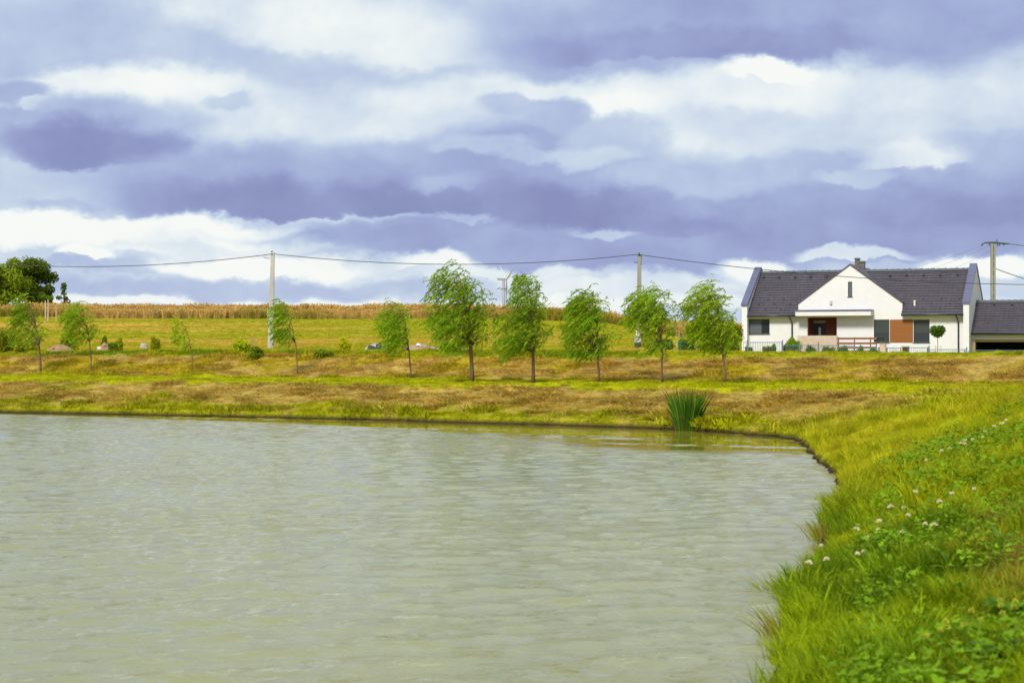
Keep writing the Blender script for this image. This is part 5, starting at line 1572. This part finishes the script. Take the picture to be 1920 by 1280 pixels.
# clover flower heads
def flower_mesh(name, colr, r=.012, elong=1.0):
    rg = np.random.default_rng(8); cs, ds, ns = [], [], []
    k = 46
    v = rg.normal(0, 1, (k, 3)); v /= np.linalg.norm(v, axis=1, keepdims=True); v[:, 2] = np.abs(v[:, 2]) * 1.0 - .35
    q = v * r * np.array([1, 1, elong]) + np.array([0, 0, .15])
    V_ = leaf_arrays(q, v + np.array([0, 0, .4]), rg.normal(0, 1, (k, 3)), np.full(k, r * 1.0), np.full(k, r * .6))
    m_, N_ = M_leaf, None
    cc_ = np.array(colr) * rg.uniform(.8, 1.15, (k, 1))
    # stem as two crossed strips
    sv_ = np.array([(-.0015, 0, 0), (.0015, 0, 0), (.0015, 0, .15), (-.0015, 0, .15)]); V2 = np.vstack([V_, sv_])
    c2 = np.vstack([np.repeat(cc_, 4, 0), np.tile(np.array((.12, .22, .03)), (4, 1))])
    return mesh_from(name, V2, quads_n(k + 1), [M_leaf], False, {'tint': ('FLOAT_COLOR', c2)})
me_fl = flower_mesh('clover_flower', (.85, .80, .70), .016)
me_yl = flower_mesh('hop_trefoil', (.62, .62, .08), .011, 1.6)
fl_px = [(1770, 875), (1778, 870), (1797, 859), (1806, 862), (1814, 857), (1826, 853), (1838, 848), (1850, 836), (1862, 826), (1885, 824), (1890, 814), (1741, 894),
         (1512, 1100), (1556, 1097), (1606, 1088), (1616, 1082), (1654, 1038), (1650, 1020), (1690, 1044), (1734, 1028), (1757, 1030), (1696, 993), (1755, 982), (1789, 966), (1824, 958), (1768, 984), (1622, 1052), (1602, 1034), (1676, 990), (1716, 960), (1545, 1068), (1698, 1010)]
for i, (px, py) in enumerate(fl_px):
    g = gpix(px, py)
    if g is None or g.y > 38: continue
    o = link('clover_flower', me_fl, None, label='white clover flower head in the row high on the right bank' if py < 900 else ('white clover flower head low on the right bank close to the water' if px < 1640 else 'white clover flower head amid the grass halfway up the near right bank'), cat='flower', group='white clover flowers on the right bank')
    sc_ = random.uniform(.75, 1.15) * (1.0 + max(0, g.y - 12) * .03); o.location = (g.x, g.y, g.z + .02); o.scale = (sc_, sc_, max(1.0, .8 * sc_)); o.rotation_euler = (random.uniform(-.2, .2), random.uniform(-.2, .2), random.uniform(0, 6))
for px, py in [(1804, 1048), (1716, 1068), (1744, 1066), (1776, 1222), (1780, 1232), (1765, 1246), (1810, 1204), (1881, 1186), (1890, 1196), (1899, 1198), (1740, 1254), (1812, 1232), (1868, 1212), (1850, 1225), (1905, 1190), (1790, 1216)]:
    g = gpix(px, py)
    o = link('trefoil_flower', me_yl, None, label='yellow trefoil flower head beside dark gaps above the bottom right corner' if py < 1100 else ('yellow trefoil flower head at the right edge near the bottom right corner' if px > 1845 else 'yellow trefoil flower head in the cluster left of the bottom right corner'), cat='flower', group='yellow trefoil flowers on the right bank')
    o.location = (g.x, g.y, g.z); o.rotation_euler = (random.uniform(-.2, .2), random.uniform(-.2, .2), random.uniform(0, 6)); o.scale = (1.1, 1.1, 1)

# broad leaved weeds near the camera
def broadleaf(px, py, seedv, lab, n=8, L_=.12, w=.05, col_=(.10, .22, .02)):
    rg = np.random.default_rng(seedv); g = gpix(px, py)
    t = thing('broadleaf_weed', lab, 'weed', (g.x, g.y, g.z - .01), 0, 'broad leaved weeds in the near grass')
    for i in range(n):
        a = 2 * math.pi * i / n + rg.uniform(-.3, .3); l = L_ * rg.uniform(.7, 1.2); up = rg.uniform(.35, 1.1); gcol = np.array(col_) * rg.uniform(.8, 1.25)
        vs, fs = [], []; K = 6
        for k in range(K):
            q = k / (K - 1); r = .015 + l * q; z = l * up * (q - .55 * q * q) + .02; ww = w * l / L_ * math.sin(math.pi * min(.97, q * .9 + .08)) ** .8 / 2
            cx, cy = math.cos(a) * r, math.sin(a) * r; sx, sy = -math.sin(a) * ww, math.cos(a) * ww
            vs += [(cx - sx, cy - sy, z + ww * .35), (cx, cy, z), (cx + sx, cy + sy, z + ww * .35)]
        for k in range(K - 1):
            b = 3 * k; fs += [(b, b + 1, b + 4, b + 3), (b + 1, b + 2, b + 5, b + 4)]
        link('leaf', mesh_from('leaf', vs, fs, [M_leaf], True, {'tint': ('FLOAT_COLOR', np.tile(gcol, (len(vs), 1)))}), t)
broadleaf(1868, 1240, 1, 'broad leaved weed in the bottom right corner beside the yellow flowers', 9, .16, .07)
broadleaf(1745, 1170, 2, 'light green broad leaved weed amid brown grass in the lower right', 8, .11, .05, (.15, .28, .02))
broadleaf(1895, 1150, 3, 'broad leaved weed at the right edge above the yellow flowers', 8, .13, .06)
broadleaf(1668, 1095, 4, 'small round leaved weed beside the pair of white clover flowers', 7, .08, .05, (.12, .27, .02))
broadleaf(1790, 1075, 5, 'weed with long narrow leaves amid the dark gaps of the near bank', 10, .20, .03, (.13, .25, .02))
broadleaf(1880, 1030, 6, 'upright weed with long leaves near the right edge', 10, .20, .03, (.12, .24, .02))

scene.render.resolution_x = 1024
scene.render.resolution_y = 682
